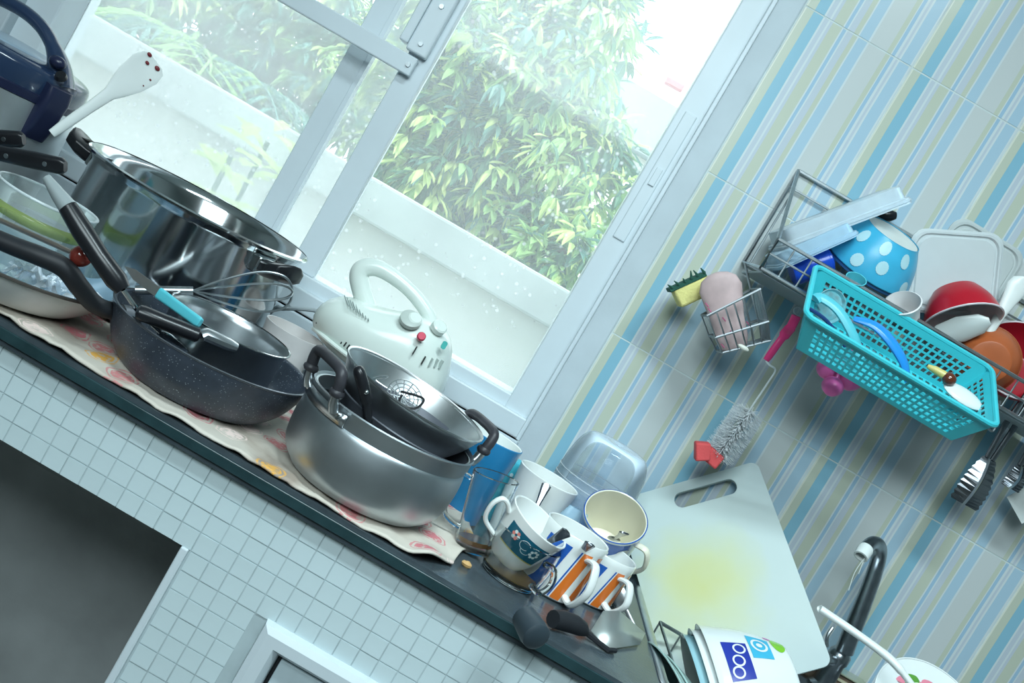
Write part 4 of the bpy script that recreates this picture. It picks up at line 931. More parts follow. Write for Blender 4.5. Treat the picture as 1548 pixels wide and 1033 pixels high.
# cutting board, resting on its lower corner in the sink, against the wall
def board():
    TRc, TLc = at(1144, 698, YW - .012), at(930, 758, YW - .012)
    ex = (TRc - TLc); Wb = ex.length; ex.normalize()
    BRt = at(1199, 985, 1.49)
    ey = BRt - TRc; ey = (ey - ex * ey.dot(ex)).normalized(); ez = ex.cross(ey)
    if ez.y > 0: ez = -ez
    Hb = (BRt - TRc).length + .03
    m = bpy.data.materials.new('stained_white_board'); m.use_nodes = True; nt = m.node_tree; L = nt.links; p = nt.nodes['Principled BSDF']
    tc = nn(nt, 'ShaderNodeTexCoord'); d = nn(nt, 'ShaderNodeVectorMath', operation='DISTANCE'); L.new(tc.outputs['Object'], d.inputs[0]); d.inputs[1].default_value = (Wb * .40, -Hb * .52, 0)
    n = nn(nt, 'ShaderNodeTexNoise'); n.inputs['Scale'].default_value = 12; L.new(tc.outputs['Object'], n.inputs['Vector'])
    a = nn(nt, 'ShaderNodeMath', operation='MULTIPLY_ADD'); a.inputs[1].default_value = .10; L.new(n.outputs[0], a.inputs[0]); L.new(d.outputs['Value'], a.inputs[2])
    r = ramp(nt, [(.04, lin(196, 198, 120)), (.10, lin(196, 204, 160)), (.17, lin(188, 203, 200)), (.3, lin(186, 202, 204))], False); L.new(a.outputs[0], r.inputs[0])
    L.new(r.outputs[0], p.inputs['Base Color']); p.inputs['Roughness'].default_value = .4; p.inputs['Subsurface Weight'].default_value = .25; p.inputs['Subsurface Radius'].default_value = (.01, .01, .01)
    o = thing('cutting_board', 'white plastic cutting board with a yellow stain, leaning askew against the tiles', 'cutting board', TLc, Matrix((ex, -ey, ez)).transposed() if ex.cross(-ey).dot(ez) > 0 else Matrix((ex, -ey, -ez)).transposed())
    # outline ring with slot hole: triangulated by bmesh
    bm_ = bmesh.new()
    def loop(pts): 
        vs = [bm_.verts.new((x, y, 0)) for x, y in pts]; return [bm_.edges.new((vs[k], vs[(k + 1) % len(vs)])) for k in range(len(vs))]
    e = loop([(x + Wb / 2, y - Hb / 2) for x, y in rrect(Wb, Hb, .014)]) + loop([(x + Wb * .60, y - .030) for x, y in rrect(.105, .026, .0125)])
    bmesh.ops.triangle_fill(bm_, use_beauty=True, edges=e)
    me = bpy.data.meshes.new('board'); bm_.to_mesh(me); bm_.free()
    q = put('board', me, m, o); md = q.modifiers.new('thickness', 'SOLIDIFY'); md.thickness = .008; md.offset = 0
    md = q.modifiers.new('bevel', 'BEVEL'); md.width = .0015; md.segments = 2; md.limit_method = 'ANGLE'
board()

# spatula lying on the worktop edge
def W(px, py, z=.0): return on(px, py, ZC + z)
sp0 = W(800, 955, .014); su = thing('spatula', 'black-handled steel spatula with a dull trapezoid blade lying by the mugs', 'spatula', sp0)
l = lambda px, py, z: W(px, py, z) - sp0
MB().tube([l(836, 936, .013), l(850, 938, .0135), l(868, 944, .0135), l(880, 951, .012), l(886, 957, .009)], [.0105, .012, .0115, .0095, .005], 12).build('handle', BLACKR, su)
MB().tube([l(884, 955, .009), l(900, 968, .006), l(919, 983, .004), l(930, 984, .004)], .0035, 6).build('shank', BLACKR, su)
bl_ = [l(893, 954, .006), l(919, 982, .003), l(967, 975, .004), l(975, 958, .010), l(936, 924, .030), l(912, 924, .026)]
ctr = sum(bl_, V(0, 0, 0)) / 6
MB().add([ctr] + bl_, [(0, 1 + k, 1 + (k + 1) % 6) for k in range(6)]).build('blade', mm('dull_blade', (0.58, 0.62, 0.6), .4, .85), su, solid=.0014)
kn = thing('rubber_stopper', 'thick black rubber stopper with a rounded end at the worktop edge', 'stopper', W(803, 962, .0))
k0 = W(793, 934, .017) - kn.location; k1 = W(810, 962, .015) - kn.location
MB().loft([[q + V(0, 0, 0) for q in [k0.lerp(k1, t) + (axis_mat(k1 - k0) @ V(r_ * math.cos(a), r_ * math.sin(a), 0)) for a in [k * math.pi / 12 for k in range(24)]]] for t, r_ in ((-.05, .010), (.0, .0145), (.35, .0155), (.8, .0165), (1.05, .0155), (1.15, .011))]).build('stopper_body', mm('dark_slate_rubber', lin(46, 58, 66), .5), kn)
# spoons and wire cutlery in front of the board
spoon('steel tablespoon standing bowl-up behind the spatula', at(985, 1004, 1.33), at(936, 900, 1.36), .013, STEELB, name='tablespoon')
spoon('dull steel spoon standing bowl-up between the striped mug and cutting board', at(960, 1000, 1.345), at(922, 898, 1.385), .011, STEELD, name='tablespoon')

# dish rack of wire in the sink
dk = thing('dish_rack', 'steel wire dish rack in the sink holding plates and bowls', 'dish rack', (SK[0] + .03, SK[2] + .02, ZC - .165))
X0, X1, Y0_, Y1_, Zt = .01, .53, .0, .31, .150
for z in (.03, Zt):
    MB().tube(spline([(X0, Y0_, z), (X1, Y0_, z), (X1, Y1_, z), (X0, Y1_, z)], 1, True) if False else [V(X0, Y0_, z), V(X1, Y0_, z), V(X1, Y1_, z), V(X0, Y1_, z)], .003, 6, closed=True).build('rim_wire', CHROME, dk)
for k in range(15):
    x = X0 + (X1 - X0) * k / 14
    MB().tube([(x, Y0_, Zt), (x, Y0_ + .004, .03), (x, Y1_ - .004, .03), (x, Y1_, Zt)], .0016, 5).build('wire', CHROME, dk)
for k, (a, b) in enumerate((((X0, Y0_), .0), ((X1, Y0_), 0), ((X1, Y1_), 0), ((X0, Y1_), 0))): MB().tube([(a[0], a[1], 0), (a[0], a[1], .03)], .0035, 6).build('foot', CHROME, dk)
# plates
PG = mat('dark_green_glaze', lin(28, 84, 84), 0.4, var=0.5, nscale=22, coat=.3)
def plate(name, label, top, Yp, nrm, r, m_face, m_back, cat='plate', group=None, up=None):
    """disc whose highest rim point is at pixel `top`"""
    n_ = Vector(nrm).normalized(); upv = up or V(0, 0, 1); upv = (upv - n_ * n_.dot(upv)).normalized()
    cen = at(*top, Yp) - upv * r
    o = thing(name, label, cat, cen, axis_mat(n_), group)
    MB().lathe(smoothprof([(0, .004), (r * .55, .004), (r * .68, .008), (r, .020)], 4), 56).build('face', m_face, o)
    MB().lathe(smoothprof([(0, .0), (r * .56, .0), (r * .7, .004), (r * .99, .0185), (r, .020)], 4), 56).build('back', m_back, o)
    MB().tube([V(r * math.cos(t), r * math.sin(t), .020) for t in [k * math.pi / 28 for k in range(56)]], .0012, 5, closed=True).build('rim', m_back, o)
    return o
plate('dinner_plate', 'dark green patterned plate standing in the rack beside the cutting board', (1008, 968), 1.30, (-.70, -.33, -.63), .09, PG, mm('pale_green_glaze', lin(168, 196, 192), .2), up=V(-.66, 0, .75))
plate('dinner_plate', 'slightly lower dark green plate standing between the first green plate and white bowls', (1026, 984), 1.315, (-.70, -.33, -.63), .084, PG, mm('pale_green_glaze', lin(168, 196, 192), .2), up=V(-.66, 0, .75))
# nested white bowls, upside down and tilted
def dbowl(label, top, Yp, r, h, axis, decor, out):
    a = Vector(axis).normalized()        # opening direction
    R_ = axis_mat(a, (0, -1, .2)); cen = at(*top, Yp)
    o = thing('melamine_bowl', label, 'bowl', cen, R_)
    # local: z=0 base, z=h rim
    prof = smoothprof([(0, 0), (r * .44, 0), (r * .58, h * .13), (r * .82, h * .52), (r, h)], 5)
    MB().lathe(prof + [(r + .0015, h + .001)], 64).build('outer', out, o)
    MB().lathe([(r + .0015, h + .001), (r - .0025, h - .001)] + [(max(q - .0025, 0), z + .0025) for q, z in prof[::-1][1:]], 64).build('inner', CERAM, o)
    if decor:
        rf = lambda z: [q for q in [(prof[i][0] + (prof[i + 1][0] - prof[i][0]) * (z - prof[i][1]) / max(prof[i + 1][1] - prof[i][1], 1e-6)) for i in range(len(prof) - 1) if prof[i][1] <= z <= prof[i + 1][1] + 1e-9]][0] if 0 <= z <= h else r
        for nm, fn in decor: fn(o, rf, h, r)
    return o
MEL = mat('white_melamine', lin(226, 232, 232), 0.2, var=.02, coat=.2)
INK = mm('indigo_print', lin(44, 60, 158), .25); CYN = mm('cyan_print', lin(70, 178, 214), .25); MAG = mm('magenta_print', lin(196, 76, 170), .25); LIM = mm('lime_print', lin(130, 200, 50), .25)
AX = Vector((-.74, -.04, -.67)).normalized(); R_ = axis_mat(AX, (0, -1, .2))
def loc_of(px, py, Yp, cen): return R_.transposed() @ (at(px, py, Yp) - cen)
bc = at(1168, 1040, 1.30) - AX * .02
def decor(o, rf, h, r):
    def az(px, py, yy):
        q = R_.transposed() @ (at(px, py, yy) - o.location); return math.atan2(q.y, q.x)
    a1 = az(1115, 975, 1.26); a2 = a1 + .35; a3 = az(1205, 1028, 1.25)
    z1 = h * .74
    patch(rf, a1 - .30, a1 + .34, h * .54, h * .84, 12, 6, .0006).build('indigo_panel', INK, o)
    for dw in (.0, .35, -.3): ringp(rf, a1 + dw * .6, h * (.69 - .14 * dw), .0085, .0085, .0024, .0011).build('swirl', MEL, o)
    patch(rf, a2 - .30, a2 + .26, h * .24, h * .50, 12, 6, .0006).build('cyan_panel', CYN, o)
    ringp(rf, a2, h * .37, .012, .011, .003, .0011).build('swirl', MEL, o); oval(rf, a2, h * .37, .004, .004, .0011).build('swirl', MEL, o)
    oval(rf, a2 + .45, h * .22, .005, .005).build('magenta_dot', MAG, o)
    oval(rf, a2 + .25, h * .12, .017, .009).build('lime_dot', LIM, o); oval(rf, a1 - .5, h * .8, .006, .006).build('lime_dot', LIM, o)
dbowl('white bowl with blue, cyan and green swirl print, topmost of the nested bowls', (1200, 1032), 1.345, .1, .110, AX, [('d', decor)], MEL)
dbowl('plain white bowl nested under the swirl-printed bowl', (1186, 1038), 1.345, .099, .108, AX, None, MEL)
dbowl('white bowl with pale teal outside, lowest of the nested bowls', (1172, 1045), 1.345, .098, .106, AX, None, mm('pale_teal_glaze', lin(150, 190, 200), .2))

# ledge behind the sink and faucet
lz = at(1200, 968, 1.625).z
lg = thing('sink_ledge', 'narrow brown grimy ledge behind the sink below the tiles', 'ledge', (at(1250, 995, 1.625).x, 1.632, ZC))
lx0, lx1 = at(1192, 962, 1.625).x - lg.location.x, at(1312, 1030, 1.625).x - lg.location.x
BRN = mat('grimy_brown', lin(112, 98, 84), 0.4, var=0.35, nscale=40)
MB().box(((lx0 + lx1) / 2, 0, (lz - ZC) / 2 - .004), (lx1 - lx0, .040, lz - ZC - .008)).build('ledge_block', BRN, lg, bevel=.004, smooth=False)
MB().box(((lx0 + lx1) / 2 + .003, -.002, lz - ZC - .0055), (lx1 - lx0 + .006, .046, .003)).build('glass_shelf', mm('shelf_glass', lin(150, 160, 140), .1), lg, bevel=.001, smooth=False)
MB().box(((lx0 + lx1) / 2, -.022, lz - ZC - .016), (lx1 - lx0, .003, .004)).build('rail', mm('pale_trim', lin(190, 186, 160), .4), lg, smooth=False)
MB().ball((lx0 + .006, -.006, lz - ZC + .003), .008, None, 12, 8, (1.6, .9, .6)).build('soap_chip', mm('soap', lin(226, 226, 214), .5), lg)
fb = at(1262, 1012, 1.585); FC = Vector((fb.x, 1.585, ZC))
fa = thing('faucet', 'grey metal gooseneck faucet with white nozzle and side valve', 'faucet', FC)
F = lambda x, y, yy: at(x, y, yy) - FC
GREYM = mat('tarnished_chrome', (0.36, 0.40, 0.43), 0.28, 1.0, var=.2, nscale=40)
gp = [F(1276, 985, 1.575), F(1289, 952, 1.572), F(1302, 920, 1.568), F(1315, 886, 1.562), F(1325, 856, 1.555), F(1330, 836, 1.545), F(1328, 824, 1.53), F(1320, 821, 1.515), F(1312, 826, 1.50), F(1307, 833, 1.492)]
MB().tube(spline(gp, 5), [.0150 - .0045 * min(1, k / 30) for k in range(46)], 14).build('spout', GREYM, fa)
nz = gp[-1] - gp[-2]; nz = (nz.normalized() + V(-.15, -.35, -.7)).normalized()
MB().lathe([(.0105, -.004), (.0118, 0), (.0112, .016), (.0085, .0165), (.008, .004), (0, .003)], 24, TR(gp[-1] - nz * .003, axis_mat(nz))).build('nozzle', WPLAST, fa)
MB().lathe([(0, .0045), (.0082, .0045)], 20, TR(gp[-1] - nz * .003, axis_mat(nz))).build('nozzle_mouth', mm('hole_dark', (0.015, 0.017, 0.02)), fa)
MB().lathe([(0, 0), (.024, 0), (.024, .006), (.017, .012), (.0155, .05), (.018, .055), (.018, .068), (.013, .075), (0, .075)], 28, TR(V(F(1270, 990, 1.585).x, 0, 0))).build('body', GREYM, fa)
vk = F(1243, 995, 1.545)
MB().tube([V(F(1270, 990, 1.585).x, 0, vk.z), vk], .0085, 12).build('valve_stem', GREYM, fa)
MB().lathe([(0, .008), (.010, .007), (.0145, .002), (.0145, -.010), (.010, -.013)], 24, TR(vk, axis_mat((-.3, -1, .1)))).build('valve_knob', CHROME, fa)
MB().tube(spline([F(1250, 978, 1.545), F(1251, 962, 1.545), F(1259, 949, 1.548)], 5), .0028, 8).build('lever', CHROME, fa)
for pts in (((1310, 838), (1304, 852), (1298, 868)), ((1306, 845), (1292, 866), (1283, 893))):
    MB().tube(spline([F(x, y, 1.482) for x, y in pts], 3), .0006, 4).build('hanging_thread', mm('white_thread', lin(224, 230, 226), .8), fa)
# white ladle lying over the dishes and a printed plate
wl0 = at(1385, 1040, 1.235); wl = thing('plastic_ladle', 'long white plastic ladle lying across the dishes under the faucet', 'ladle', wl0)
Q = lambda x, y, yy: at(x, y, yy) - wl0
MB().tube(spline([Q(1240, 921, 1.30), Q(1246, 925, 1.298), Q(1290, 955, 1.28), Q(1330, 984, 1.262), Q(1352, 1003, 1.25), Q(1368, 1022, 1.242), Q(1385, 1045, 1.235)], 5), [.0045, .0062] + [.007] * 14 + [.0075] * 8 + [.006] * 7, 12, flat=.75).build('handle', WPLAST, wl)
MB().lathe(smoothprof([(0, -.022), (.02, -.018), (.032, 0)], 5) + smoothprof([(.0305, 0), (.019, -.016), (0, -.020)], 5), 36, TR(Q(1400, 1066, 1.235), axis_mat((-.2, -.5, .8)))).build('ladle_bowl', WPLAST, wl)
pp = plate('printed_plate', 'white plate with pink and green print beneath the white ladle', (1405, 1020), 1.36, (-.05, -.62, .78), .085, MEL, MEL)
def pp_disc(x, y, r_, m_, nm, h=.0245):
    MB().prism([(x + r_ * (1.3 + .2 * math.sin(3 * t)) * math.cos(t), y + r_ * math.sin(t)) for t in [k * math.pi / 10 for k in range(20)]], .010, .0118, None).build(nm, m_, pp)
PGN = mm('leaf_green_print', lin(90, 150, 60), .3); PPK = mm('rose_print', lin(220, 130, 150), .3)
pf = pp.children
for k, (x, y, r_, m_, nm) in enumerate(((-.030, .052, .012, PGN, 'green_print'), (-.045, .046, .008, PPK, 'pink_print'), (.0, .056, .010, PPK, 'pink_print'), (.018, .053, .008, PGN, 'green_print'), (-.012, .048, .008, PPK, 'pink_print'))):
    MB().ball((0, 0, 0), r_, TR((x, y, .0105)), 14, 6, (1.3, 1, .12)).build(nm, m_, pp)
# ================================================================== wall rack and what hangs there
YB, YR = YW - .006, 1.489
xa = at(1207, 258, YB).x; za = at(1207, 258, YB).z; zcb = at(1127, 398, YB).z; zfr = at(1178, 362, YR).z; zfb = at(1157, 409, YR).z
xe = 1.03
wr_ = thing('wall_rack', 'steel wire dish rack fixed to the striped tiles, full of plastic ware', 'rack', (xa, YB, zcb))
def rk(x, y, z): return V(x - xa, y - YB, z - zcb)
def wire(pts, r=.0022, nm='wire', closed=False, par=None): return MB().tube(pts, r, 6, closed=closed).build(nm, CHROME, par or wr_)
for x in (xa, xe):
    wire([rk(x, YB, za), rk(x, YR, zfr), rk(x, YR, zfb), rk(x, YB, zcb), rk(x, YB, za)], .0032, 'end_frame')
    wire([rk(x, YB - .06, zcb - .002), rk(x, YB - .06, za - .052)], .0018)
for y, z, r in ((YB, za, .0032), (YR, zfr, .003), (YR, zfb, .003), (YB, zcb, .003), (YR, (zfr + zfb) / 2, .0018), (YB - .001, za - .03, .0018)):
    wire([rk(xa, y, z), rk(xe, y, z)], r, 'rail')
nw = 26
for k in range(1, nw):
    x = xa + (xe - xa) * k / nw
    wire([rk(x, YR, zfr), rk(x, YR, zfb), rk(x, YB, zcb), rk(x, YB, zcb + .03)], .0014, 'cross_wire')
# drip tray
MB().box(tuple(rk((xa + xe) / 2, (YB + YR) / 2, (zfb + zcb) / 2 - .010)), (xe - xa - .01, YB - YR - .01, .003)).build('drip_tray', mm('tray_grey', lin(150, 164, 168), .4), wr_, smooth=False)
ZR = zfb + .004
# ---- small wire soap basket on the left end
sb0 = at(1105, 470, 1.56)
sbx = thing('soap_basket', 'small chrome wire basket hooked on the left end of the rack', 'wire basket', sb0)
def SB(px, py, yy): return at(px, py, yy) - sb0
# corners: front top L/R, back top L/R, front bottom L/R, back bottom L/R
fl_, fr_ = SB(1070, 477, 1.50), SB(1150, 437, 1.50)
bl2, br2 = SB(1056, 462, 1.60), SB(1128, 420, 1.60)
FTL, FTR = SB(1070, 478, 1.505), SB(1149, 437, 1.505)
FML, FMR = SB(1082, 511, 1.505), SB(1161, 486, 1.505)
FBL, FBR = SB(1092, 534, 1.52), SB(1164, 515, 1.52)
dB = V(.004, .085, .0); HOOP = mat('worn_chrome', (0.34, 0.37, 0.39), 0.55, 0.8)
for q, (a, b) in enumerate(((FTL, FTR), (FML, FMR))):
    MB().tube([a, b, b + dB, a + dB], .0022, 6, closed=True).build('hoop', HOOP, sbx)
MB().tube([FBL, FBR, FBR + dB * .8, FBL + dB * .8], .0018, 6, closed=True).build('hoop', HOOP, sbx)
for k in range(7):
    t = k / 6
    wire([FTL.lerp(FTR, t), FML.lerp(FMR, t), FBL.lerp(FBR, t), FBL.lerp(FBR, t) + dB * .8, FML.lerp(FMR, t) + dB, FTL.lerp(FTR, t) + dB], .0013, 'upright_wire', False, sbx)
for k in range(1, 6):
    t = k / 6; wire([FBL + dB * .8 * t, FBR + dB * .8 * t], .0012, 'floor_wire', False, sbx)
    wire([FTR + dB * t, FMR + dB * t, FBR + dB * .8 * t], .0013, 'upright_wire', False, sbx)
wire([FTR + dB, SB(1126, 398, YB - .05)], .002, 'hook', False, sbx)
# pink pumice / brush pad
a, b = at(1084, 412, 1.535), at(1110, 528, 1.545)
pd = thing('scrub_pad', 'oval pinkish foot scrub pad standing in the soap basket', 'scrub pad', b)
PINKB = mat('dusty_pink_pad', lin(196, 172, 172), 0.6, var=0.12, nscale=40)
ax = a - b; Rm = axis_mat(ax, (1, 0, -.2)); Lp = ax.length
MB().loft([[(Rm @ V(w * math.cos(t), .011 * f * math.sin(t), z * Lp)) for t in [k * math.pi / 14 for k in range(28)]] for z, w, f in ((0, .014, .7), (.03, .021, 1), (.15, .025, 1), (.4, .0255, 1), (.62, .030, 1), (.80, .033, 1), (.92, .027, 1), (.98, .016, .9), (1.0, .006, .5))]).build('pad', PINKB, pd, ang=60)
for px, py in ((1066, 458), (1070, 466), (1092, 480), (1104, 500), (1090, 520), (1128, 486)):
    MB().tube([at(px, py, 1.522) - b, at(px + 5, py + 6, 1.522) - b], .0011, 5).build('printed_mark', mm('rose_mark', lin(180, 96, 128), .5), pd)
sg2 = at(1046, 437, 1.585)
sq = thing('sponge', 'yellow sponge with a ragged dark green scouring side, behind the pink pad', 'sponge', sg2, RY(35))
MB().box((0.004, 0, 0), (.030, .045, .060)).build('foam', mm('yellow_foam', lin(222, 214, 140), .9, bump=.5, bscale=300), sq, bevel=.004)
random.seed(4)
gs = MB().box((-.0135, 0, -.004), (.007, .046, .062)); gs.build('scourer', mm('dark_green_scourer', lin(40, 84, 72), .95, bump=.8, bscale=200), sq, bevel=.001)
for k in range(6):
    z = -.03 + k * .011; MB().tube([V(-.016, -.022, z), V(-.016 - random.uniform(.006, .013), -.026, z + random.uniform(-.006, .006))], [.003, .0008], 5).build('frayed_fibre', mm('dark_green_scourer', lin(40, 84, 72)), sq)
wsp = at(1124, 526, 1.52)
MBs = MB().ball((0, 0, 0), .008, TR(wsp), 10, 6, (1.2, .5, .5)); tag(MBs.build('soap_sliver', mm('soap', lin(226, 226, 214), .5)), 'white sliver of soap at the bottom of the wire basket', 'soap')

# ---- bottle brush hanging
hk = at(1207, 466, 1.52); bb_ = thing('bottle_brush', 'bottle brush with pink handle, white bristles and coral sponge tip, hanging from the rack', 'brush', hk)
HK = lambda x, y, yy=1.535: at(x, y, yy) - hk
PINK = mat('translucent_pink', lin(206, 60, 118), 0.25, var=.05, sss=.2)
MB().tube([HK(1206, 470, 1.52) + V(.006 * math.cos(t), 0, .006 * math.sin(t)) for t in [k * math.pi / 8 for k in range(16)]], .0013, 6, closed=True).build('hang_ring', CHROME, bb_)
MB().tube(spline([HK(1204, 478, 1.52), HK(1196, 494, 1.525), HK(1188, 504), HK(1176, 520), HK(1158, 545)], 4), [.0075] * 5 + [.0088] * 5 + [.0062] * 5 + [.0058, .005], 12, flat=.6, up=(0, 1, 0)).build('handle', PINK, bb_)
MB().tube(spline([HK(1158, 546), HK(1163, 552), HK(1172, 560, 1.545), HK(1160, 580, 1.55), HK(1140, 610, 1.56), HK(1120, 640, 1.57), HK(1085, 690, 1.585)], 4), .0016, 6).build('twisted_wire', mm('white_coated_wire', lin(214, 222, 224), .4), bb_)
b0, b1 = HK(1136, 622, 1.565), HK(1084, 690, 1.585)
axb = (b1 - b0); Rb_ = axis_mat(axb, (1, 0, 0)); random.seed(9); br = MB()
for k in range(1500):
    t = random.random(); an = random.uniform(0, 6.283); q = b0 + axb * t; d = Rb_ @ V(math.cos(an), math.sin(an), random.uniform(-.12, .12)) * (.028 * (1 if .08 < t < .95 else .8)) * random.uniform(.9, 1.05)
    if d.y + q.y + hk.y > YW - .001: d.y = YW - .001 - q.y - hk.y
    s_ = Rb_ @ V(-math.sin(an), math.cos(an), 0) * .0005
    br.add([q - s_, q + s_, q + d + s_, q + d - s_], [(0, 1, 2, 3)])
o = br.build('bristles', clear_plastic('white_nylon', (0.95, 0.98, 1.0), .85, .4, .3), bb_, smooth=False); o['kind'] = 'stuff'
CORAL = mat('coral_sponge', lin(222, 86, 88), 0.7, var=.06, bump=.3, bscale=300)
for k, (px, py, ang) in enumerate(((1062, 681, -25), (1076, 690, 25))):
    c_ = HK(px, py, 1.565 + .01 * k)
    MB().prism([(-.015, -.011), (.015, -.014), (.016, .010), (-.011, .013)], -.012, .012, TR(c_, RX(90) @ RZ(ang - 30))).build('sponge_tip', CORAL, bb_, bevel=.003)

# ---- turquoise slotted basket hung on the rack's front
BT = mat('turquoise_basket_plastic', lin(62, 190, 202), 0.35, var=.03)
bkl, bkr, fkl, fkr = at(1238, 409, 1.472), at(1498, 557, 1.472), at(1215, 480, 1.352), at(1501, 637, 1.352)
cen = (bkl + bkr + fkl + fkr) / 4
ex = V(1, 0, 0); ey = ((bkl + bkr) - (fkl + fkr)); LYb = ey.length / 2; ey.normalize(); ez = ex.cross(ey)
LXb = .5 * ((bkr - bkl).x + (fkr - fkl).x)
RB = Matrix((ex, ey, ez)).transposed()
bk = thing('slotted_basket', 'turquoise plastic slotted basket hung tilted on the front of the wall rack', 'basket', cen, RB)
DB = .060; ti = .014
def lattice(A, B, C, D, nu, nv, fr, parent, nm, thick=.0016, skip=0):
    """A->B bottom edge, D->C top edge; cells with square holes"""
    mb = MB()
    P = lambda u, v: (A.lerp(B, u)).lerp(D.lerp(C, u), v)
    for i in range(nu):
        for j in range(nv):
            u0, u1, v0, v1 = i / nu, (i + 1) / nu, j / nv, (j + 1) / nv
            du, dv = (u1 - u0) * fr, (v1 - v0) * fr
            o_ = [P(u0, v0), P(u1, v0), P(u1, v1), P(u0, v1)]; n_ = [P(u0 + du, v0 + dv), P(u1 - du, v0 + dv), P(u1 - du, v1 - dv), P(u0 + du, v1 - dv)]
            mb.add(o_ + n_, [(k, (k + 1) % 4, 4 + (k + 1) % 4, 4 + k) for k in range(4)])
    me = mb.mesh(nm, smooth=False); bm_ = bmesh.new(); bm_.from_mesh(me); bmesh.ops.remove_doubles(bm_, verts=bm_.verts, dist=1e-5); bmesh.ops.recalc_face_normals(bm_, faces=bm_.faces); bm_.to_mesh(me); bm_.free()
    return put(nm, me, BT, parent, solid=thick)
hx, hy = LXb / 2, LYb / 2
hx2, hy2 = hx - ti * 1.5, hy - ti
T = [V(-hx, -hy, 0), V(hx, -hy, 0), V(hx, hy, 0), V(-hx, hy, 0)]; Bq = [V(-hx2, -hy2, -DB), V(hx2, -hy2, -DB), V(hx2, hy2, -DB), V(-hx2, hy2, -DB)]
for k, (nu, nm) in enumerate(((24, 'front_wall'), (10, 'end_wall'), (24, 'back_wall'), (10, 'end_wall'))):
    a, b = k, (k + 1) % 4
    lo0, lo1 = Bq[a].lerp(T[a], .10), Bq[b].lerp(T[b], .10); up0, up1 = Bq[a].lerp(T[a], .84), Bq[b].lerp(T[b], .84)
    la, lb = lo0.lerp(lo1, .06), lo1.lerp(lo0, .06); ua, ub = up0.lerp(up1, .06), up1.lerp(up0, .06)
    lattice(la, lb, ub, ua, nu, 5, .17, bk, nm)
    fill = MB()
    fill.add([Bq[a], Bq[b], lo1, lo0], [(0, 1, 2, 3)]); fill.add([up0, up1, T[b], T[a]], [(0, 1, 2, 3)]); fill.add([lo0, la, ua, up0], [(0, 1, 2, 3)]); fill.add([lb, lo1, up1, ub], [(0, 1, 2, 3)])
    fill.build('wall_border', BT, bk, solid=.0018, smooth=False)
lattice(Bq[0], Bq[1], Bq[2], Bq[3], 22, 8, .2, bk, 'base_grid')
MB().tube([V(x, y, .001) for x, y in rrect(2 * hx + .006, 2 * hy + .006, .014)], .0042, 8, closed=True).build('rim', BT, bk)
# things inside the basket (local coordinates of the basket turned to world)
def BW(x, y, z): return cen + RB @ V(x, y, z)
def in_basket(name, label, cat, x, y, z): return thing(name, label, cat, BW(x, y, z), RB)
t_ = in_basket('peeler', 'turquoise peeler with looped handle lying in the slotted basket', 'peeler', -.085, -.012, -.040)
MB().tube(spline([(-.048, .014, .030), (-.040, .020, .034), (-.012, .012, .034), (.022, -.004, .020), (.048, -.014, .0)], 5), .0085, 10, flat=.55).build('handle', TURQ, t_)
MB().tube(spline([(-.05, -.004, .022), (-.02, -.006, .020), (.02, -.016, .006)], 5), [.003] * 11, 8).build('blade', mm('navy_blade', lin(30, 60, 110), .3), t_)
t_ = in_basket('blue_scoop', 'bright blue plastic scoop lying in the slotted basket', 'scoop', -.012, -.008, -.038)
MB().tube(spline([(-.058, .022, .026), (-.03, .020, .034), (.0, .012, .030), (.03, .0, .018), (.05, -.010, .0)], 5), [.006 + .006 * math.sin(k / 20 * 3.1) for k in range(21)], 12, flat=.5).build('scoop_body', mm('azure_plastic', lin(40, 140, 220), .25), t_)
t_ = in_basket('baby_spoon', 'white plastic spoon with brown and yellow end in the slotted basket', 'spoon', .104, -.010, -.036)
MB().ball((.010, 0, .018), .021, None, 18, 10, (1.5, 1.0, .35)).build('spoon_bowl', WPLAST, t_)
MB().ball((-.020, .004, .028), .0105, None, 14, 10, (1, 1, .9)).build('brown_end', mm('chocolate_plastic', lin(92, 48, 32), .15, coat=.5), t_)
MB().tube([V(-.026, .006, .028), V(-.042, .010, .026), V(-.052, .012, .024)], [.0065, .0055, .003], 10).build('yellow_neck', mm('pale_yellow_plastic', lin(208, 196, 120), .3), t_)
t_ = in_basket('clear_lid', 'round clear turquoise-tinted lid standing at the end of the slotted basket', 'lid', -.108, .030, -.022)
MB().lathe([(.0, .0), (.022, .0), (.025, .004), (.026, .004)], 32, TR((0, 0, 0), axis_mat((.35, -.75, .55)))).build('lid_disc', clear_plastic('tinted_clear', (0.45, 0.8, 0.85), .3, .1, .6), t_, solid=.001)

# ---- things in the rack
CLEARP = clear_plastic('frosted_clear_plastic', (0.82, 0.92, 0.98), .34, .18, .6)
def flatbox(name, label, A_, B_, Yp, th, depth, m, group=None):
    """shallow lid seen edge-on from pixel A to pixel B"""
    a, b = at(*A_, Yp), at(*B_, Yp); ax = b - a; L = ax.length; n_ = V(ax.z, 0, -ax.x).normalized()
    if n_.z > 0: n_ = -n_
    R_ = Matrix((ax.normalized(), V(0, 1, 0), ax.normalized().cross(V(0, 1, 0)))).transposed()
    o = thing(name, label, 'container lid', (a + b) / 2, R_, group)
    W_ = lambda s, z: [V(x * s, y * s, z) for x, y in rrect(L, depth, .018)]
    MB().loft([W_(1, -th * .5), W_(1.01, -th * .5), W_(1.01, -th * .2), W_(.95, -th * .15), W_(.94, th * .45), W_(.90, th * .5)], cap0=False).build('lid_shell', m, o, solid=.001)
    MB().tube(W_(1.01, -th * .35), .0022, 6, closed=True).build('rim', m, o)
    return o
flatbox('container_lid', 'long clear plastic lid leaning highest in the left end of the rack', (1170, 366), (1356, 296), 1.575, .030, .12, CLEARP)
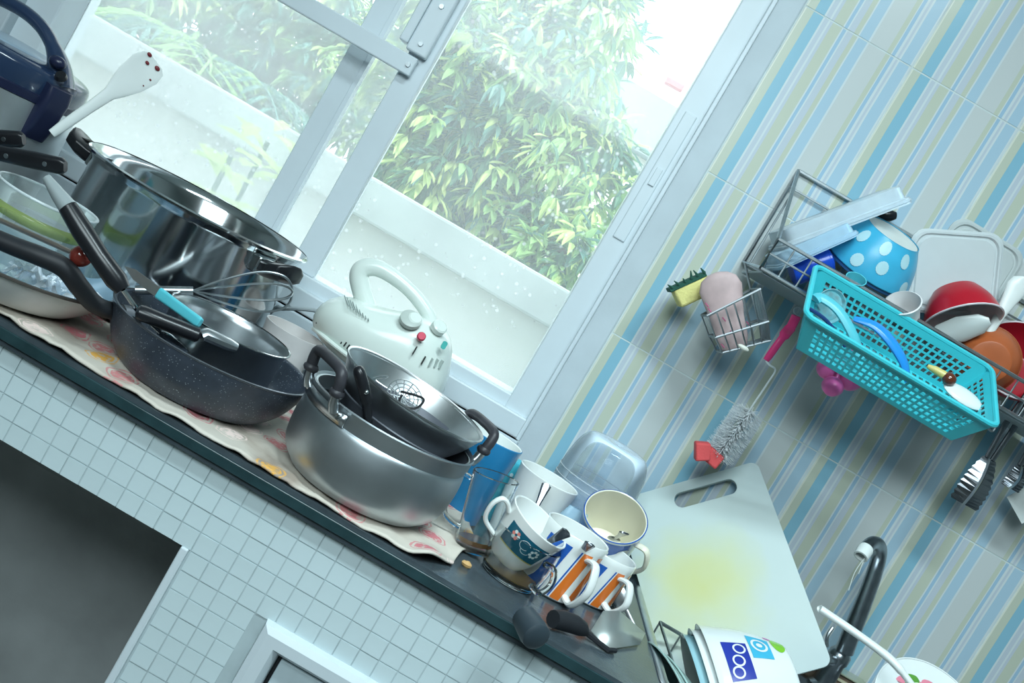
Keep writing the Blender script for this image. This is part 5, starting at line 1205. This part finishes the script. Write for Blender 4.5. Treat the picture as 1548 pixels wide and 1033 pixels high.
flatbox('container_lid', 'clear plastic lid with bluish shine leaning under the longer clear lid', (1165, 398), (1280, 346), 1.56, .024, .11, clear_plastic('bluish_clear_plastic', (0.62, 0.84, 0.98), .38, .15, .6))
# blue cup lying
a, b = at(1196, 412, 1.545), at(1250, 394, 1.545)
bc_ = thing('blue_cup', 'royal blue plastic cup lying on its side in the rack', 'cup', a, axis_mat(b - a))
Lc = (b - a).length
MB().lathe([(0, 0), (.019, 0), (.0215, .004), (.0235, Lc), (.022, Lc + .001), (.0205, Lc - .004), (.019, .006), (0, .005)], 36).build('cup_wall', mm('royal_blue_plastic', lin(28, 76, 190), .2), bc_)
MB().lathe([(0, Lc * .85), (.021, Lc * .85), (.0218, Lc + .004), (.010, Lc + .009), (0, Lc + .010)], 30).build('plug', mm('royal_blue_plastic', lin(28, 76, 190)), bc_)
op_ = at(1250, 381, 1.57); tag(MB().ball((0, 0, 0), .009, TR(op_), 12, 8, (1.3, .8, .7)).build('plastic_stopper', mm('rust_orange', lin(180, 78, 40), .4)), 'small rust orange cap behind the blue cup', 'cap')
# upturned blue bowl with white flower print, dark bowl under
Yb = 1.582; top_ = at(1345, 349, Yb); rimc_ = at(1310, 402, Yb)
hB_ = top_.z - rimc_.z; rB_ = M(69, Yb)
def upbowl(label, dz, m_, s=1.0, name='bowl', flowers=True):
    o = thing(name, label, 'bowl', V((top_.x + rimc_.x) / 2, Yb, rimc_.z) + V(0.02, -.42, .9) * dz, axis_mat((0.02, -.42, .9)))
    prof = [(rB_ * .62 * s, hB_), (rB_ * .64 * s, hB_ * .94), (rB_ * .82 * s, hB_ * .6), (rB_ * .95 * s, hB_ * .22), (rB_ * s, 0)]
    pr = smoothprof(prof, 5)
    MB().lathe([(0, hB_ - .001)] + [(rB_ * .60 * s, hB_ - .001)], 48).build('base_disc', mm('pale_base', lin(206, 212, 208), .3), o)
    MB().lathe(pr, 64).build('bowl_wall', m_, o, solid=.0016)
    if flowers:
        rf = lambda z: next((pr[i + 1][0] + (pr[i][0] - pr[i + 1][0]) * (z - pr[i + 1][1]) / max(pr[i][1] - pr[i + 1][1], 1e-6) for i in range(len(pr) - 1) if pr[i + 1][1] <= z <= pr[i][1]), rB_)
        for a, z in ((-2.45, .72), (-1.55, .42), (-2.1, .26), (-1.05, .75), (-.75, .2), (-1.75, .80), (-3.0, .4)):
            f_ = MB()
            for k in range(16):
                t = k * math.pi / 8; oval(rf, a + .0075 * math.cos(t) / rB_, z * hB_ + .0075 * math.sin(t), .0028, .0028, .0016, 8, f_)
            oval(rf, a, z * hB_, .0078, .0078, .0014, 16, f_); f_.build('flower_print', mm('pale_flower', lin(176, 214, 222), .4), o)
    return o
upbowl('sky blue bowl with pale flower print, upside down in the rack', 0, mm('sky_blue_plastic', lin(64, 170, 208), .28))
upbowl('dark blue bowl showing only its rim under the flower-print bowl', -.006, mm('navy_plastic', lin(44, 92, 140), .3), .985, 'under_bowl', False)
bj = at(1338, 326, 1.635); tag(MB().lathe([(0, .018), (.006, .017), (.010, .008), (.010, -.012), (.006, -.02), (0, -.02)], 20, TR(bj, RY(60))).build('black_knob', BLACK), 'small black knob behind the flower-print bowl', 'knob')
# square white lids
def sqlid(label, corners, Yp, m_, name='square_lid', th=.007):
    P = [at(x, y, Yp) for x, y in corners]; c_ = sum(P, V(0, 0, 0)) / 4
    ex = ((P[1] - P[0]) + (P[2] - P[3])) / 2; ey = ((P[0] - P[3]) + (P[1] - P[2])) / 2; w_, h_ = ex.length, ey.length; ex.normalize(); ey = (ey - ex * ex.dot(ey)).normalized(); ez = ex.cross(ey)
    if ez.y > 0: ez = -ez; ex = -ex
    o = thing(name, label, 'lid', c_, Matrix((ex, ey, ez)).transposed())
    W_ = lambda s, z, r=.022: [V(x, y, z) for x, y in rrect(w_ - s, h_ - s, r)]
    MB().loft([W_(0, -th), W_(0, 0), W_(.004, .002), W_(.010, .002), W_(.014, -.001), W_(.018, -.001), W_(.022, .0015), W_(.05, .0015)]).build('lid_panel', m_, o, ang=25)
    MB().tube(W_(.0, -.002), .0022, 6, closed=True).build('rim', m_, o)
    return o
MILK = mat('milky_lid_plastic', lin(196, 204, 206), 0.35, var=.02, sss=.1)
sqlid('square frosted white lid standing in the rack behind the red bowl', ((1384, 345), (1516, 356), (1507, 478), (1366, 470)), 1.585, MILK)
sqlid('square white lid standing turned behind the frosted one', ((1440, 318), (1548, 386), (1496, 486), (1398, 430)), 1.622, mat('grey_white_lid', lin(186, 194, 194), .35, var=.02))
# white cup, red bowls, orange bowl
c_ = at(1366, 470, 1.497); Rw = axis_mat((-.55, -.5, .45))
wc_ = thing('white_cup', 'milky white plastic cup lying behind the slotted basket', 'cup', c_, Rw)
pr = smoothprof([(0, -.024), (.019, -.024), (.023, 0), (.027, .016)], 4)
MB().lathe(pr + [(max(q - .002, 0), z + .001) for q, z in pr[::-1]], 44).build('cup_wall', mm('milky_plastic', lin(214, 212, 212)), wc_)
RED = mat('red_plastic', lin(172, 22, 40), 0.3, var=.04)
def obowl(label, c_, axis, r, h, mo, mi, name='bowl', rimm=None):
    o = thing(name, label, 'bowl', c_, axis_mat(axis))
    pr = smoothprof([(0, -h), (r * .5, -h), (r * .62, -h * .92), (r * .86, -h * .5), (r, 0)], 5)
    MB().lathe(pr, 64).build('outer', mo, o)
    MB().lathe([(max(q - .0018, 0), z + .0018) for q, z in pr[::-1]], 64).build('inner', mi, o)
    MB().tube([V(r * math.cos(t), r * math.sin(t), .0005) for t in [k * math.pi / 30 for k in range(60)]], .0016, 6, closed=True).build('rim', rimm or mi, o)
    return o
PW = mm('pink_white_melamine', lin(216, 206, 210), .25)
def mid(A, B, Yp): return (at(*A, Yp) + at(*B, Yp)) / 2
cR = mid((1408, 502), (1503, 468), 1.54)
obowl('red bowl with white inside tipped over the back of the slotted basket', cR, (.42, -.42, -.62), M(56, 1.54), .052, RED, PW)
tag(MB().loft([[at(1452, 498, 1.53) + axis_mat((.5, -.35, .6)) @ V(a_ * math.cos(t), .006 * math.sin(t), z) for t in [k * math.pi / 10 for k in range(20)]] for z, a_ in ((-.045, .008), (-.03, .018), (0, .023), (.03, .017), (.042, .006))]).build('plastic_spatula', WPLAST), 'white plastic spatula head sticking out of the red bowl', 'spatula')
cR2 = at(1545, 545, 1.57)
obowl('second red bowl with pale rim beside the orange bowl', cR2, (-.25, -.72, .38), M(66, 1.57), .05, RED, mm('red_plastic_in', lin(150, 20, 36), .3), 'bowl', PW)
cO = at(1496, 545, 1.545)
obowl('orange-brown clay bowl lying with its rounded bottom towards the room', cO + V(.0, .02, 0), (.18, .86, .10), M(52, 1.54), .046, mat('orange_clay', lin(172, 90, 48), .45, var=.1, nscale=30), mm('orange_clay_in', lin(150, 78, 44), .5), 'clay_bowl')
a, b = at(1512, 476, 1.55), at(1544, 425, 1.56)
ws2 = thing('serving_spoon', 'white plastic serving spoon upright at the end of the rack', 'spoon', a, axis_mat(b - a, (1, 0, 0)))
L2 = (b - a).length
MB().loft([[V(w_ * math.cos(t), .006 * math.sin(t), z) for t in [k * math.pi / 10 for k in range(20)]] for z, w_ in ((-.05, .006), (0, .008), (L2 * .4, .012), (L2 * .8, .017), (L2, .014), (L2 * 1.1, .004))]).build('spoon', WPLAST, ws2)
tq = at(1292, 426, 1.50); tqc = thing('turquoise_cup', 'small turquoise cup half hidden behind the slotted basket', 'cup', tq, axis_mat((-.2, -.6, .7)))
MB().lathe([(0, -.02), (.012, -.02), (.016, .006), (.0145, .006), (.011, -.017), (0, -.018)], 30).build('cup_wall', TURQ, tqc)
# pink measuring spoons hanging under the rack
hp_ = at(1262, 560, 1.50); ps = thing('measuring_spoons', 'set of bright pink measuring spoons hanging below the slotted basket', 'measuring spoons', hp_)
HOT = mat('hot_pink_plastic', lin(240, 110, 180), 0.28, var=.03)
for px, py, r_, yy in ((1250, 560, .0165, 1.50), (1258, 586, .0165, 1.485), (1284, 576, .0185, 1.492)):
    c_ = at(px, py, yy) - hp_
    MB().lathe(smoothprof([(0, -.012), (r_ * .6, -.010), (r_, .004)], 4) + smoothprof([(r_ - .0016, .004), (r_ * .55, -.0085), (0, -.0105)], 4), 30, TR(c_, axis_mat((.2, .9, .5)))).build('scoop', HOT, ps)
    MB().tube([c_ + V(0, 0, r_ * .8), c_.lerp(at(1268, 556, 1.50) - hp_, .6) + V(0, .004, .02), at(1290, 545, 1.505) - hp_ + V(0, 0, .035)], .0035, 8, flat=.5).build('handle', HOT, ps)
# hooks and tongs
def tongs(label, top_, neck, tip, Yp, w):
    a, b, c_ = at(*top_, Yp), at(*neck, Yp - .006), at(*tip, Yp - .008); o = thing('tongs', label, 'tongs', c_)
    d = (c_ - b).normalized(); s_ = d.cross(V(0, 1, 0)).normalized()
    for sg in (-1, 1):
        A = a - c_ + s_ * sg * .004; B = b - c_ + s_ * sg * .0045
        MB().tube([A, A.lerp(B, .5) + s_ * sg * .003, B], [.0042, .005, .0045], 8, flat=.6, up=(0, 1, 0)).build('arm', STEELD, o)
        # toothed jaw
        out = []; L = (c_ - b).length; n = 9
        jw = MB(); q0 = B; pts1, pts2 = [], []
        for k in range(n * 2 + 1):
            t = k / (n * 2); wd = w * (.35 + .65 * math.sin(min(1, t * 1.15) * 1.9)) * (1 + (.10 if k % 2 else -.05))
            p = B + d * L * t; pts1.append(p + s_ * sg * wd + V(0, -.004 * math.sin(t * 3), 0)); pts2.append(p - s_ * sg * .002 + V(0, -.012 * math.sin(t * 3.0), 0))
        jw.loft([pts1, pts2], closed=False); jw.build('jaw', STEELD, o, solid=.0012, smooth=False)
    MB().tube([a - c_ + V(.006 * math.cos(t), 0, .006 * math.sin(t) + .006) for t in [k * math.pi / 8 for k in range(16)]], .0018, 6, closed=True).build('hang_loop', CHROME, o)
    return o
tongs('long steel tongs with toothed jaws hanging under the right of the rack', (1556, 596), (1496, 694), (1456, 762), 1.56, .019)
tongs('second pair of steel tongs hanging behind, only the jaws in view', (1590, 640), (1545, 706), (1526, 738), 1.58, .011)
hkz = [at(1512, 606, 1.5), at(1506, 640, 1.5), at(1500, 652, 1.497), at(1493, 646, 1.494)]
wire([p - V(xa, YB, zcb) for p in spline(hkz, 4)], .002, 'hook')
# white paper tag
tg = at(1548, 764, 1.60); o = thing('paper_tag', 'white paper tag hanging at the right, with a dark printed mark', 'tag', tg, RY(30) @ RX(0))
MB().box((0, 0, 0), (.05, .001, .035)).build('card', mm('white_card', lin(214, 220, 218), .7), o, smooth=False)
MB().box((.006, -.0008, .006), (.012, .0004, .006)).build('printed_mark', mm('grey_ink', lin(90, 96, 100), .7), o, smooth=False)
